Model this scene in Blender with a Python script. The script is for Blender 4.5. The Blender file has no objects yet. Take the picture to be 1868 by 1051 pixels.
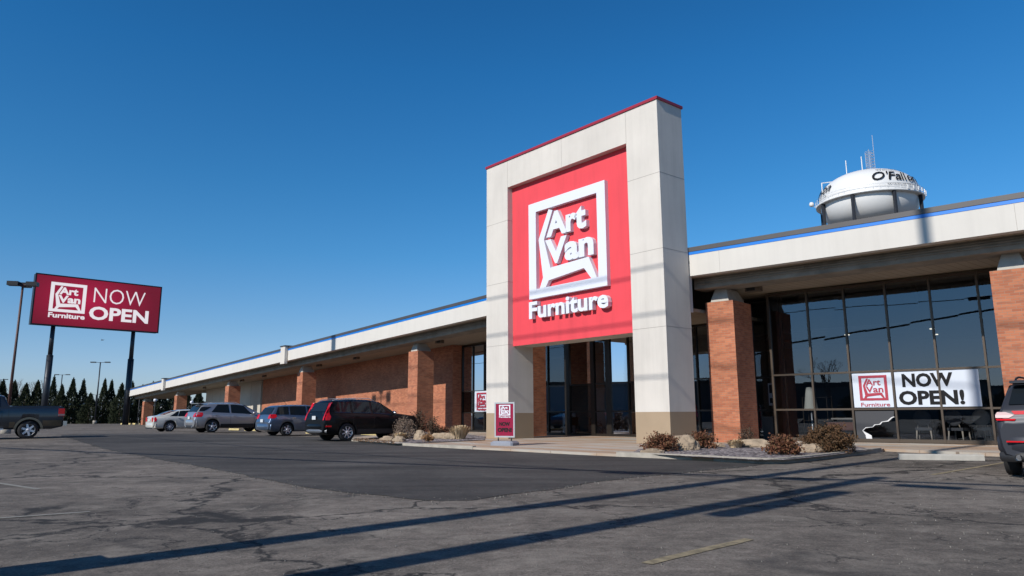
import bpy, bmesh, math, random
from math import radians, sin, cos, pi, tan, atan2, sqrt, hypot
from mathutils import Vector, Matrix, noise
random.seed(7)
S = bpy.context.scene
COL = S.collection
# ------------------------------------------------------------------ camera
EYE = 1.12
F_PX, PITCH, ROLL, CX, CY = 1337.5, .1819, -.0046, 934., 511.
cam_d = bpy.data.cameras.new('camera'); cam = bpy.data.objects.new('camera', cam_d); COL.objects.link(cam)
S.camera = cam
_F = Vector((0, cos(PITCH), sin(PITCH))); _U0 = Vector((0, -sin(PITCH), cos(PITCH))); _R0 = Vector((1, 0, 0))
_R = _R0*cos(ROLL)+_U0*sin(ROLL); _U = -_R0*sin(ROLL)+_U0*cos(ROLL)
cam.matrix_world = Matrix(((_R.x, _U.x, -_F.x, 0), (_R.y, _U.y, -_F.y, 0), (_R.z, _U.z, -_F.z, EYE), (0, 0, 0, 1)))
cam_d.sensor_width = 36; cam_d.lens = 36*F_PX/1868; cam_d.shift_y = -(525.5-CY)/1868
cam_d.clip_start = .1; cam_d.clip_end = 6000
# ------------------------------------------------------------------ world, sun, exposure
SUN_AZ, SUN_EL = radians(44.9), radians(33.6)      # azimuth the light travels towards (from +Y to +X), elevation
W = bpy.data.worlds.new('World'); S.world = W; W.use_nodes = True
nt = W.node_tree; nt.nodes.clear()
sky = nt.nodes.new('ShaderNodeTexSky'); sky.sky_type = 'NISHITA'; sky.sun_disc = False
sky.sun_elevation = SUN_EL; sky.sun_rotation = SUN_AZ+pi
sky.altitude = 150; sky.air_density = 1.0; sky.dust_density = .35; sky.ozone_density = 3.2
# clear winter air deepens the blue upward; unseen zenith darkened to cut fill light
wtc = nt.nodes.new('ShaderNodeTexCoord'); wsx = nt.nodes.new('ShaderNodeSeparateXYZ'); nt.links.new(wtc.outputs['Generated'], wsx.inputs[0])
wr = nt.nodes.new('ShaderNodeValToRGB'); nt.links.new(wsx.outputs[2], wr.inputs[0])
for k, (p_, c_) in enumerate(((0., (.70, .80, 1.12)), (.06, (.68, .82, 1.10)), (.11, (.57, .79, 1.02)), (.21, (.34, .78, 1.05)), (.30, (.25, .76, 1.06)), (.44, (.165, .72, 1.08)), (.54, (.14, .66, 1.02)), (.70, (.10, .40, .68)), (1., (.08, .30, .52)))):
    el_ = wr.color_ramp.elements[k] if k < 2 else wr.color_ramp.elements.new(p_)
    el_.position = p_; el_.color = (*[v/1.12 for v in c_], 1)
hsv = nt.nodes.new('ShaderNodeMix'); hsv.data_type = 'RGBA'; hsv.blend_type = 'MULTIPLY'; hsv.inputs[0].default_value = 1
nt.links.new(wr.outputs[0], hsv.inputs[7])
bg = nt.nodes.new('ShaderNodeBackground'); bg.inputs['Strength'].default_value = .1277
out = nt.nodes.new('ShaderNodeOutputWorld')
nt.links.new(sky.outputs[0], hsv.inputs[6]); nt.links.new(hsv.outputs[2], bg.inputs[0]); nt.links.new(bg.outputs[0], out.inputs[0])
sd = bpy.data.lights.new('sun', 'SUN'); sd.energy = 4.85; sd.angle = radians(.5); sd.color = (1, .95, .88)
so = bpy.data.objects.new('sun', sd); COL.objects.link(so)
tv = Vector((sin(SUN_AZ)*cos(SUN_EL), cos(SUN_AZ)*cos(SUN_EL), -sin(SUN_EL)))
so.rotation_euler = tv.to_track_quat('-Z', 'Y').to_euler(); so.location = (-30, -30, 60)
S.view_settings.view_transform = 'Standard'; S.view_settings.look = 'None'
S.view_settings.exposure = 0.0; S.view_settings.gamma = 1
S.render.engine = 'CYCLES'
S.cycles.max_bounces = 8; S.cycles.transparent_max_bounces = 12

# ------------------------------------------------------------------ placement frames
# tower frame: s along the facade (right +), t depth behind the tower's front face
AZ = .8737
uX, uY = cos(AZ), -sin(AZ); nX, nY = sin(AZ), cos(AZ)
OX, OY = 5.5506-uX*5.2663, 26.3069-uY*5.2663
def TW(s, t, z=0): return (OX+uX*s+nX*t, OY+uY*s+nY*t, z)
def _wing(side, t0, a):
    a = radians(a); e = (uX*cos(a)*side+nX*sin(a), uY*cos(a)*side+nY*sin(a))
    n = (-e[1], e[0]) if -e[1]*nX+e[0]*nY > 0 else (e[1], -e[0])
    o = TW(side*5.27, t0)
    return lambda q, d, z=0: (o[0]+e[0]*q+n[0]*d, o[1]+e[1]*q+n[1]*d, z)
LW = _wing(-1, 2.11, 1.76)       # left wing: q metres from the tower, d metres behind the fascia
RW = _wing(1, 1.58, 8.75)
def HL(q): return 7.39-.026*q
HR = 7.367
def ray(x, y): return _F*F_PX+_R*(x-CX)-_U*(y-CY)
def gp(x, y, z=0.):
    d = ray(x, y); k = (z-EYE)/d.z; return (d.x*k, d.y*k)
def dp(x, depth): # ground position seen at column x, at given depth
    d = ray(x, 757); return (d.x*depth/d.y, depth)
def lot(x, y): return .235*math.exp(-(((x+22)/14)**2+((y-40)/14)**2))

# ------------------------------------------------------------------ mesh helpers
class MB:
    def __init__(s): s.v = []; s.f = []; s.m = []; s.sm = []
    def face(s, pts, m=0, smooth=False):
        i = len(s.v); s.v += [tuple(p) for p in pts]; s.f.append(list(range(i, i+len(pts)))); s.m.append(m); s.sm.append(smooth)
    def grid(s, rows, m=0, smooth=True, closed=False):
        i = len(s.v); n = len(rows[0])
        for r in rows: s.v += [tuple(p) for p in r]
        for a in range(len(rows)-1):
            for b in range(n if closed else n-1):
                c = (b+1) % n
                s.f.append([i+a*n+b, i+a*n+c, i+(a+1)*n+c, i+(a+1)*n+b]); s.m.append(m); s.sm.append(smooth)
    def box(s, fr, x0, x1, y0, y1, z0, z1, m=0):
        # fr maps (x,y,z) to world; z0/z1 may be functions of x
        f0 = z0 if callable(z0) else (lambda x: z0); f1 = z1 if callable(z1) else (lambda x: z1)
        P = [fr(x, y, (f1 if k else f0)(x)) for k in (0, 1) for x, y in ((x0, y0), (x1, y0), (x1, y1), (x0, y1))]
        i = len(s.v); s.v += [tuple(p) for p in P]
        for q in ((0, 3, 2, 1), (4, 5, 6, 7), (0, 1, 5, 4), (1, 2, 6, 5), (2, 3, 7, 6), (3, 0, 4, 7)):
            s.f.append([i+k for k in q]); s.m.append(m); s.sm.append(False)
    def tube(s, p0, p1, r0, r1=None, n=10, m=0, cap=True):
        r1 = r0 if r1 is None else r1
        a = Vector(p0); b = Vector(p1); d = (b-a)
        if d.length < 1e-6: return
        d.normalize(); h = Vector((0, 0, 1)) if abs(d.z) < .95 else Vector((1, 0, 0))
        x = d.cross(h).normalized(); y = d.cross(x)
        i = len(s.v)
        for c, r in ((a, r0), (b, r1)):
            for k in range(n):
                t = 2*pi*k/n; s.v.append(tuple(c+x*cos(t)*r+y*sin(t)*r))
        for k in range(n):
            j = (k+1) % n; s.f.append([i+k, i+j, i+n+j, i+n+k]); s.m.append(m); s.sm.append(n > 6)
        if cap:
            s.f.append([i+k for k in range(n)][::-1]); s.m.append(m); s.sm.append(False)
            s.f.append([i+n+k for k in range(n)]); s.m.append(m); s.sm.append(False)
    def lathe(s, prof, o=(0, 0, 0), n=32, axis='z', m=0, rot=None):
        rows = []
        for r, h in prof:
            row = []
            for k in range(n):
                t = 2*pi*k/n
                p = Vector((r*cos(t), r*sin(t), h)) if axis == 'z' else Vector((r*cos(t), h, r*sin(t)))
                row.append(tuple(p+Vector(o)))
            rows.append(row)
        s.grid(rows, m, True, True)
    def build(s, name, mats, parent=None, weld=False, loc=None):
        me = bpy.data.meshes.new(name)
        if loc is not None:
            s.v = [(a-loc[0], b-loc[1], c-loc[2]) for a, b, c in s.v]
        me.from_pydata(s.v, [], s.f)
        if not isinstance(mats, (list, tuple)): mats = [mats]
        for m in mats: me.materials.append(m)
        for p, m, k in zip(me.polygons, s.m, s.sm): p.material_index = m; p.use_smooth = k
        me.update()
        bm = bmesh.new(); bm.from_mesh(me)
        if weld: bmesh.ops.remove_doubles(bm, verts=bm.verts, dist=1e-4)
        bmesh.ops.recalc_face_normals(bm, faces=bm.faces)
        uv = bm.loops.layers.uv.new('UVMap')
        for f in bm.faces:
            n = f.normal
            if abs(n.z) > .7: ex, ey = Vector((1, 0, 0)), Vector((0, 1, 0))
            else:
                ex = Vector((-n.y, n.x, 0)).normalized(); ey = Vector((0, 0, 1))
            for l in f.loops:
                c = l.vert.co; l[uv].uv = (c.dot(ex), c.dot(ey))
        bm.to_mesh(me); bm.free()
        o = bpy.data.objects.new(name, me); COL.objects.link(o)
        if loc is not None: o.location = loc
        if parent is not None:
            o.parent = parent
            if loc is None: o.matrix_parent_inverse = Matrix.Translation(parent_loc(parent)).inverted() if False else Matrix()
        return o
def parent_loc(p): return p.location
def tag(o, label=None, cat=None, group=None, kind=None):
    if label: o['label'] = label
    if cat: o['category'] = cat
    if group: o['group'] = group
    if kind: o['kind'] = kind
    return o
def empty(name, label, cat, loc=(0, 0, 0), rz=0, group=None):
    o = bpy.data.objects.new(name, None); COL.objects.link(o); o.empty_display_size = .3
    o.location = loc; o.rotation_euler = (0, 0, rz)
    return tag(o, label, cat, group)
def copy_tree(o, parent=None):
    c = o.copy(); COL.objects.link(c)
    if parent is not None: c.parent = parent
    for ch in list(o.children): copy_tree(ch, c)
    return c
ID = lambda x, y, z: (x, y, z)

# ------------------------------------------------------------------ materials
ALB = .83
def albs(c): return tuple(v*ALB for v in c)
def mat(name, col=(.5, .5, .5), rough=.6, metal=0., spec=.5, coat=0., emit=None, k=True):
    col = albs(col) if k else col
    m = bpy.data.materials.new(name); m.use_nodes = True
    b = m.node_tree.nodes['Principled BSDF']
    b.inputs['Base Color'].default_value = (*col, 1); b.inputs['Roughness'].default_value = rough
    b.inputs['Metallic'].default_value = metal; b.inputs['Specular IOR Level'].default_value = spec
    b.inputs['Coat Weight'].default_value = coat; b.inputs['Coat Roughness'].default_value = .04
    return m
def N(m, t, **kw):
    n = m.node_tree.nodes.new(t)
    for k, v in kw.items():
        if k in n.inputs: n.inputs[k].default_value = v
        else: setattr(n, k, v)
    return n
def L(m, a, b): m.node_tree.links.new(a, b)
def bsdf(m): return m.node_tree.nodes['Principled BSDF']
def mixrgb(m, fac, a, b, mode='MIX'):
    n = N(m, 'ShaderNodeMix', data_type='RGBA', blend_type=mode)
    for s_, v in ((0, fac), (6, a), (7, b)):
        if isinstance(v, (int, float)): n.inputs[s_].default_value = v
        elif isinstance(v, tuple): n.inputs[s_].default_value = (*v, 1)
        else: L(m, v, n.inputs[s_])
    return n.outputs[2]
def ramp(m, src, stops):
    r = N(m, 'ShaderNodeValToRGB'); e = r.color_ramp.elements
    while len(e) < len(stops): e.new(.5)
    for k, (p, c) in enumerate(stops):
        e[k].position = p; e[k].color = (*c, 1) if isinstance(c, tuple) else (c, c, c, 1)
    L(m, src, r.inputs[0]); return r.outputs[0]
def varied(name, col, rough=.8, amt=.12, scale=1.5, bump=.0, bscale=60, **kw):
    m = mat(name, col, rough, **kw)
    tc = N(m, 'ShaderNodeTexCoord'); g = N(m, 'ShaderNodeNewGeometry')
    n = N(m, 'ShaderNodeTexNoise', Scale=scale, Detail=6., Roughness=.6); L(m, g.outputs['Position'], n.inputs['Vector'])
    col = albs(col)
    lo = tuple(max(0, c*(1-amt)) for c in col); hi = tuple(min(1, c*(1+amt)) for c in col)
    L(m, ramp(m, n.outputs['Fac'], [(.3, lo), (.7, hi)]), bsdf(m).inputs['Base Color'])
    if bump:
        n2 = N(m, 'ShaderNodeTexNoise', Scale=float(bscale), Detail=3.); L(m, g.outputs['Position'], n2.inputs['Vector'])
        b = N(m, 'ShaderNodeBump', Strength=bump, Distance=.02); L(m, n2.outputs['Fac'], b.inputs['Height']); L(m, b.outputs[0], bsdf(m).inputs['Normal'])
    return m
def brick_mat(name, c1, c2, mortar, bw=.24, bh=.08):
    m = mat(name, c1, .85); c1, c2, mortar = albs(c1), albs(c2), albs(mortar)
    uv = N(m, 'ShaderNodeUVMap'); br = N(m, 'ShaderNodeTexBrick')
    L(m, uv.outputs[0], br.inputs['Vector'])
    for k, v in (('Scale', 1.), ('Mortar Size', .006), ('Mortar Smooth', .2), ('Bias', -.1), ('Brick Width', bw), ('Row Height', bh)): br.inputs[k].default_value = v
    br.inputs['Color1'].default_value = (*c1, 1); br.inputs['Color2'].default_value = (*c2, 1); br.inputs['Mortar'].default_value = (*mortar, 1)
    n = N(m, 'ShaderNodeTexNoise', Scale=.9, Detail=5.); L(m, uv.outputs[0], n.inputs['Vector'])
    # per-brick darker ones
    mp = N(m, 'ShaderNodeMapping'); mp.inputs['Scale'].default_value = (1/bw*.5, 1/bh*.5, 1); L(m, uv.outputs[0], mp.inputs[0])
    vo = N(m, 'ShaderNodeTexNoise', Scale=1.3, Detail=1.); L(m, mp.outputs[0], vo.inputs['Vector'])
    c = mixrgb(m, ramp(m, vo.outputs['Fac'], [(.54, 0.), (.70, .6)]), br.outputs['Color'], (c1[0]*.55, c1[1]*.62, c1[2]*.75))
    c = mixrgb(m, 1., c, ramp(m, n.outputs['Fac'], [(.3, .84), (.7, 1.12)]), 'MULTIPLY')
    L(m, c, bsdf(m).inputs['Base Color'])
    b = N(m, 'ShaderNodeBump', Strength=.6, Distance=.01); b.invert = True; L(m, br.outputs['Fac'], b.inputs['Height']); L(m, b.outputs[0], bsdf(m).inputs['Normal'])
    return m
def glass_mat(name, tint, refl, rough=.0, tr=(.9, .9, .9)):
    m = bpy.data.materials.new(name); m.use_nodes = True; t = m.node_tree; t.nodes.clear()
    o = N(m, 'ShaderNodeOutputMaterial'); mx = N(m, 'ShaderNodeMixShader')
    tb = N(m, 'ShaderNodeBsdfTransparent'); tb.inputs[0].default_value = (*tint, 1)
    gl = N(m, 'ShaderNodeBsdfGlossy'); gl.inputs['Color'].default_value = (*tr, 1); gl.inputs['Roughness'].default_value = rough
    fr = N(m, 'ShaderNodeFresnel', IOR=1.5); ma = N(m, 'ShaderNodeMath', operation='MULTIPLY_ADD'); ma.inputs[1].default_value = 1.6; ma.inputs[2].default_value = refl
    ma.use_clamp = True
    L(m, fr.outputs[0], ma.inputs[0]); L(m, ma.outputs[0], mx.inputs[0]); L(m, tb.outputs[0], mx.inputs[1]); L(m, gl.outputs[0], mx.inputs[2]); L(m, mx.outputs[0], o.inputs[0])
    return m
M = {}
M['stucco'] = varied('stucco_cream', (.69, .645, .585), .92, .07, .5, .25, 90)
def streaks(m, k):
    uv = N(m, 'ShaderNodeUVMap'); mp = N(m, 'ShaderNodeMapping'); mp.inputs['Scale'].default_value = (2.6, .16, 1); L(m, uv.outputs[0], mp.inputs[0])
    n = N(m, 'ShaderNodeTexNoise', Scale=1., Detail=7., Roughness=.65); L(m, mp.outputs[0], n.inputs['Vector'])
    i_ = bsdf(m).inputs['Base Color']; src = i_.links[0].from_socket
    L(m, mixrgb(m, 1., src, ramp(m, n.outputs['Fac'], [(.30, 1-k), (.52, 1.), (.75, 1+k*.3)]), 'MULTIPLY'), i_)
streaks(M['stucco'], .085)
M['tan'] = varied('stucco_tan', (.40, .30, .20), .92, .06, 1.2, .25, 90)
M['red'] = varied('red_panel', (.82, .065, .085), .75, .04, .8, .12, 120)
M['maroon'] = mat('maroon_coping', (.36, .02, .04), .4)
M['white'] = mat('white_sign', (.80, .82, .90), .45)
M['fascia'] = varied('fascia_cream', (.70, .665, .61), .85, .04, .5, .1, 60)
M['coping'] = varied('dark_metal_coping', (.075, .068, .068), .45, .1, .8)
M['blue'] = mat('blue_stripe', (.0, .20, .72), .4)
streaks(M['fascia'], .06); streaks(M['red'], .10)
M['concrete'] = varied('beam_concrete', (.30, .265, .215), .9, .25, 1.6, .4, 40)
M['cap'] = varied('capital_concrete', (.50, .48, .43), .9, .1, 3., .2, 60)
M['soffit'] = None
M['brick'] = brick_mat('brick', (.56, .200, .098), (.40, .122, .060), (.38, .255, .18))
M['creamwall'] = varied('cream_wall', (.60, .545, .46), .9, .05, .6, .1, 40)
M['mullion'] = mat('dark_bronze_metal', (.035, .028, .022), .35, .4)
M['mull_lit'] = mat('bronze_metal_lit', (.10, .075, .055), .4, .4)  # lighter copy of the mullion bronze, sunlight put into the colour
M['glass'] = glass_mat('tinted_window_glass', (.56, .59, .62), .06, 0., (.68, .76, .86))
M['roof'] = varied('roof_membrane', (.25, .25, .25), .9, .1, .4)
M['black'] = mat('black', (.012, .012, .014), .5)
M['darkgrey'] = mat('dark_grey', (.05, .05, .055), .6)
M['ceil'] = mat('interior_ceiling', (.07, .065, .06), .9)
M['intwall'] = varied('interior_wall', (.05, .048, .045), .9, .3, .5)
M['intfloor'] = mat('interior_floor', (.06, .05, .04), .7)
M['steel'] = mat('dark_steel', (.03, .035, .045), .45, .3)
M['rust'] = varied('rusty_brown_paint', (.10, .045, .035), .6, .2, 2.)
M['chrome'] = mat('chrome', (.7, .7, .72), .15, 1.)
M['alloy'] = mat('alloy', (.78, .79, .82), .38, .55)
M['tyre'] = mat('tyre_rubber', (.02, .02, .021), .8)
M['carglass'] = mat('car_glass', (.012, .016, .02), .05, 0., .22)
M['tail'] = mat('red_lens', (.62, .006, .012), .25, 0., .3, .3)
M['lens'] = mat('clear_lens', (.34, .22, .23), .3, .1, .35, .2)
M['plate'] = mat('plate_white', (.65, .68, .70), .5)
M['trim'] = mat('black_plastic', (.02, .02, .022), .55)
M['yellow'] = varied('yellow_kerb_paint', (.62, .50, .22), .8, .2, 3.)
M['rock'] = varied('limestone', (.37, .285, .20), .95, .3, 4., .9, 14)
M['letterdark'] = mat('dark_lettering', (.012, .012, .014), .7, 0., .2)
M['logored'] = mat('logo_red', (.42, .03, .06), .5)
M['banner'] = mat('banner_vinyl', (.66, .72, .82), .55)
# soffit boards
def soffit_mat():
    m = mat('soffit_boards', (.42, .35, .26), .85)
    uv = N(m, 'ShaderNodeUVMap'); w = N(m, 'ShaderNodeTexBrick'); L(m, uv.outputs[0], w.inputs['Vector'])
    rot = N(m, 'ShaderNodeMapping'); rot.inputs['Rotation'].default_value = (0, 0, AZ); L(m, uv.outputs[0], rot.inputs[0]); L(m, rot.outputs[0], w.inputs['Vector'])
    for k, v in (('Scale', 1.), ('Mortar Size', .012), ('Brick Width', .30), ('Row Height', 60.), ('Bias', 0.)): w.inputs[k].default_value = v
    w.offset = 0
    w.inputs['Color1'].default_value = (.36, .30, .225, 1); w.inputs['Color2'].default_value = (.33, .275, .205, 1); w.inputs['Mortar'].default_value = (.18, .15, .11, 1)
    L(m, w.outputs['Color'], bsdf(m).inputs['Base Color']); return m
M['soffit'] = soffit_mat()
def asphalt_mat(name, base, old=True):
    m = mat(name, base, .9, 0, .3); base = albs(base)
    g = N(m, 'ShaderNodeNewGeometry'); P = g.outputs['Position']
    def noi(sc, det=5., ro=.6, dist=0.):
        n = N(m, 'ShaderNodeTexNoise', Scale=sc, Detail=det, Roughness=ro, Distortion=dist); L(m, P, n.inputs['Vector']); return n.outputs['Fac']
    b = base
    big = ramp(m, noi(.22, 6., .65, .6), [(.3, tuple(c*.58 for c in b)), (.5, b), (.70, tuple(c*1.5 for c in b))])
    fine = ramp(m, noi(38., 3., .8), [(.32, .45), (.5, 1.), (.72, 1.75)])
    c = mixrgb(m, .75 if old else .5, big, fine, 'MULTIPLY')
    mp0 = N(m, 'ShaderNodeMapping'); mp0.inputs['Rotation'].default_value = (0, 0, .75); mp0.inputs['Scale'].default_value = (.12, 1., 1.); L(m, P, mp0.inputs[0])
    st = N(m, 'ShaderNodeTexNoise', Scale=1.1, Detail=6., Roughness=.7); L(m, mp0.outputs[0], st.inputs['Vector'])
    c = mixrgb(m, .8 if old else 1., c, ramp(m, st.outputs['Fac'], [(.3, .58), (.5, 1.), (.7, 1.4)]), 'MULTIPLY')
    hgt = noi(60., 2., .6)
    c = mixrgb(m, 1. if old else .6, c, ramp(m, noi(5.5, 8., .72, .4), [(.30, .62), (.5, 1.), (.68, 1.38)]), 'MULTIPLY')
    if old:
        # pale worn patches and salt dust
        w = noi(1.3, 8., .75, .3)
        c = mixrgb(m, ramp(m, w, [(.50, 0.), (.70, .62)]), c, (.27, .24, .205))
        sp = N(m, 'ShaderNodeTexVoronoi', Scale=9.); L(m, P, sp.inputs['Vector'])
        c = mixrgb(m, ramp(m, sp.outputs['Distance'], [(.03, .7), (.05, 0.)]), c, (.27, .25, .22))
        # dark oil stains
        c = mixrgb(m, ramp(m, noi(.55, 3., .5, 1.), [(.62, 0.), (.72, .55)]), c, (.028, .027, .027))
        # cracks
        nz = N(m, 'ShaderNodeTexNoise', Scale=1.4, Detail=6., Roughness=.65); L(m, P, nz.inputs['Vector'])
        add = N(m, 'ShaderNodeVectorMath', operation='MULTIPLY_ADD'); L(m, nz.outputs['Color'], add.inputs[0]); add.inputs[1].default_value = (1.6, 1.6, 0); L(m, P, add.inputs[2])
        mp = N(m, 'ShaderNodeVectorMath', operation='MULTIPLY'); mp.inputs[1].default_value = (1, 1, 0); L(m, add.outputs[0], mp.inputs[0])
        for sc, wd, lo, hi in ((.17, .0075, .22, .36), (.62, .011, .47, .55), (1.7, .018, .58, .64)):
            v = N(m, 'ShaderNodeTexVoronoi', feature='DISTANCE_TO_EDGE', Scale=sc); L(m, mp.outputs[0], v.inputs['Vector'])
            line = ramp(m, v.outputs['Distance'], [(wd*.5, 1.), (wd*1.6, 0.)])
            msk = ramp(m, noi(.35, 4., .6, .2), [(lo, 0.), (hi, .9)])
            mu = N(m, 'ShaderNodeMath', operation='MULTIPLY'); L(m, line, mu.inputs[0]); L(m, msk, mu.inputs[1])
            c = mixrgb(m, mu.outputs[0], c, (.016, .015, .014))
    L(m, c, bsdf(m).inputs['Base Color'])
    bp = N(m, 'ShaderNodeBump', Strength=.5, Distance=.012); L(m, hgt, bp.inputs['Height']); L(m, bp.outputs[0], bsdf(m).inputs['Normal'])
    return m
M['asphalt'] = asphalt_mat('old_asphalt', (.152, .131, .112))
M['newasphalt'] = asphalt_mat('fresh_asphalt', (.066, .061, .057), False)
def walk_mat():
    m = mat('sidewalk_concrete', (.46, .42, .36), .9)
    g = N(m, 'ShaderNodeNewGeometry')
    mp = N(m, 'ShaderNodeMapping'); mp.inputs['Rotation'].default_value = (0, 0, AZ); L(m, g.outputs['Position'], mp.inputs[0])
    br = N(m, 'ShaderNodeTexBrick'); L(m, mp.outputs[0], br.inputs['Vector']); br.offset = 0
    for k, v in (('Scale', 1.), ('Mortar Size', .012), ('Brick Width', 1.8), ('Row Height', 1.6), ('Bias', 0.)): br.inputs[k].default_value = v
    br.inputs['Color1'].default_value = (.43, .395, .34, 1); br.inputs['Color2'].default_value = (.37, .335, .285, 1); br.inputs['Mortar'].default_value = (.17, .145, .12, 1)
    mp2 = N(m, 'ShaderNodeMapping'); mp2.inputs['Scale'].default_value = (.25, 1.2, 1); L(m, mp.outputs[0], mp2.inputs[0])
    n = N(m, 'ShaderNodeTexNoise', Scale=1.2, Detail=5., Roughness=.6); L(m, mp2.outputs[0], n.inputs['Vector'])
    c = mixrgb(m, ramp(m, n.outputs['Fac'], [(.42, 0.), (.56, .75)]), br.outputs['Color'], (.36, .20, .10))
    L(m, c, bsdf(m).inputs['Base Color']); return m
M['walk'] = walk_mat()
M['kerb'] = varied('kerb_concrete', (.42, .38, .32), .9, .2, 3., .3, 40)
def gravel_mat():
    m = mat('gravel', (.2, .18, .19), .95)
    g = N(m, 'ShaderNodeNewGeometry'); v = N(m, 'ShaderNodeTexVoronoi', Scale=13.); L(m, g.outputs['Position'], v.inputs['Vector'])
    L(m, ramp(m, v.outputs['Color'], [(.15, (.035, .03, .034)), (.5, (.12, .10, .108)), (.85, (.42, .37, .36))]), bsdf(m).inputs['Base Color'])
    b = N(m, 'ShaderNodeBump', Strength=1., Distance=.03); b.invert = True; L(m, v.outputs['Distance'], b.inputs['Height']); L(m, b.outputs[0], bsdf(m).inputs['Normal']); return m
M['gravel'] = gravel_mat()

# ------------------------------------------------------------------ text
_tc = {}
def text_geo(s, bold=0., shear=0., spacing=1., res=3):
    k = (s, bold, shear, spacing, res)
    if k in _tc: return _tc[k]
    c = bpy.data.curves.new('lettering', 'FONT'); c.body = s; c.size = 1; c.offset = bold; c.shear = shear; c.space_character = spacing; c.resolution_u = res
    o = bpy.data.objects.new('lettering', c); COL.objects.link(o)
    dg = bpy.context.evaluated_depsgraph_get(); me = bpy.data.meshes.new_from_object(o.evaluated_get(dg))
    bm = bmesh.new(); bm.from_mesh(me); bmesh.ops.remove_doubles(bm, verts=bm.verts, dist=1e-5)
    bmesh.ops.triangulate(bm, faces=bm.faces)
    for v in bm.verts: v.co.z = 0
    vs = [(v.co.x, v.co.y) for v in bm.verts]; bm.verts.index_update()
    fs = [[v.index for v in f.verts] for f in bm.faces]
    ed = [(e.verts[0].index, e.verts[1].index) for e in bm.edges if len(e.link_faces) == 1]
    bm.free(); bpy.data.meshes.remove(me); bpy.data.objects.remove(o); bpy.data.curves.remove(c)
    x0 = min(a for a, b in vs); x1 = max(a for a, b in vs); y0 = min(b for a, b in vs); y1 = max(b for a, b in vs)
    r = ([((a-x0)/(x1-x0), (b-y0)/(y1-y0)) for a, b in vs], fs, ed)
    _tc[k] = r; return r
def put_text(mb, s, box, fn, d0, d1, bold=.02, shear=0., spacing=1., m=0):
    """box=(u0,u1,v0,v1) on a surface fn(u,v,depth)->world; front face at d0, back at d1"""
    vs, fs, ed = text_geo(s, bold, shear, spacing); u0, u1, v0, v1 = box
    pts = [(u0+(u1-u0)*a, v0+(v1-v0)*b) for a, b in vs]
    i = len(mb.v); n = len(pts)
    mb.v += [tuple(fn(a, b, d0)) for a, b in pts]
    for f in fs: mb.f.append([i+k for k in f]); mb.m.append(m); mb.sm.append(False)
    if d1 is not None:
        mb.v += [tuple(fn(a, b, d1)) for a, b in pts]
        for a, b in ed: mb.f.append([i+a, i+b, i+n+b, i+n+a]); mb.m.append(m); mb.sm.append(False)
def prism(mb, poly, fn, d0, d1, m=0):
    mb.face([fn(a, b, d0) for a, b in poly], m); mb.face([fn(a, b, d1) for a, b in poly][::-1], m)
    for k in range(len(poly)):
        a = poly[k]; b = poly[(k+1) % len(poly)]
        mb.face([fn(*a, d0), fn(*b, d0), fn(*b, d1), fn(*a, d1)], m)
CHAIR = [(-.98, 10.01), (-1.65, 8.75), (-1.39, 7.01), (-1.61, 6.56), (-1.23, 6.56), (-1.02, 6.84), (1.11, 7.05), (1.51, 6.56), (1.82, 6.56), (1.39, 7.48), (-.91, 7.38), (-1.3, 8.7), (-.73, 9.92)]
def logo(mb, fn, d0, d1, m=0, furniture=True, bold=.035, fbold=.03):
    """the square logo in its own metres: frame -2.31..2.38 x 6.15..10.5"""
    X0, X1, Z0, Z1 = -2.31, 2.38, 6.15, 10.5; x0, x1, z0, z1 = -1.83, 1.91, 6.56, 10.07
    for a, b, c, d in ((X0, X1, z1, Z1), (X0, X1, Z0, z0), (X0, x0, z0, z1), (x1, X1, z0, z1)):
        prism(mb, [(a, c), (b, c), (b, d), (a, d)], fn, d0, d1, m)
    ch = [(x, max(z, 6.561)) for x, z in CHAIR]
    prism(mb, ch, fn, d0, d1, m)
    put_text(mb, 'Art', (-1.15, 1.30, 8.74, 9.85), fn, d0, d1, bold+.008, m=m)
    put_text(mb, 'Van', (-1.22, 1.68, 7.52, 8.64), fn, d0, d1, bold+.008, m=m)
    if furniture: put_text(mb, 'Furniture', (-2.29, 2.46, 5.25, 6.00), fn, d0, d1, fbold, m=m)
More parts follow.
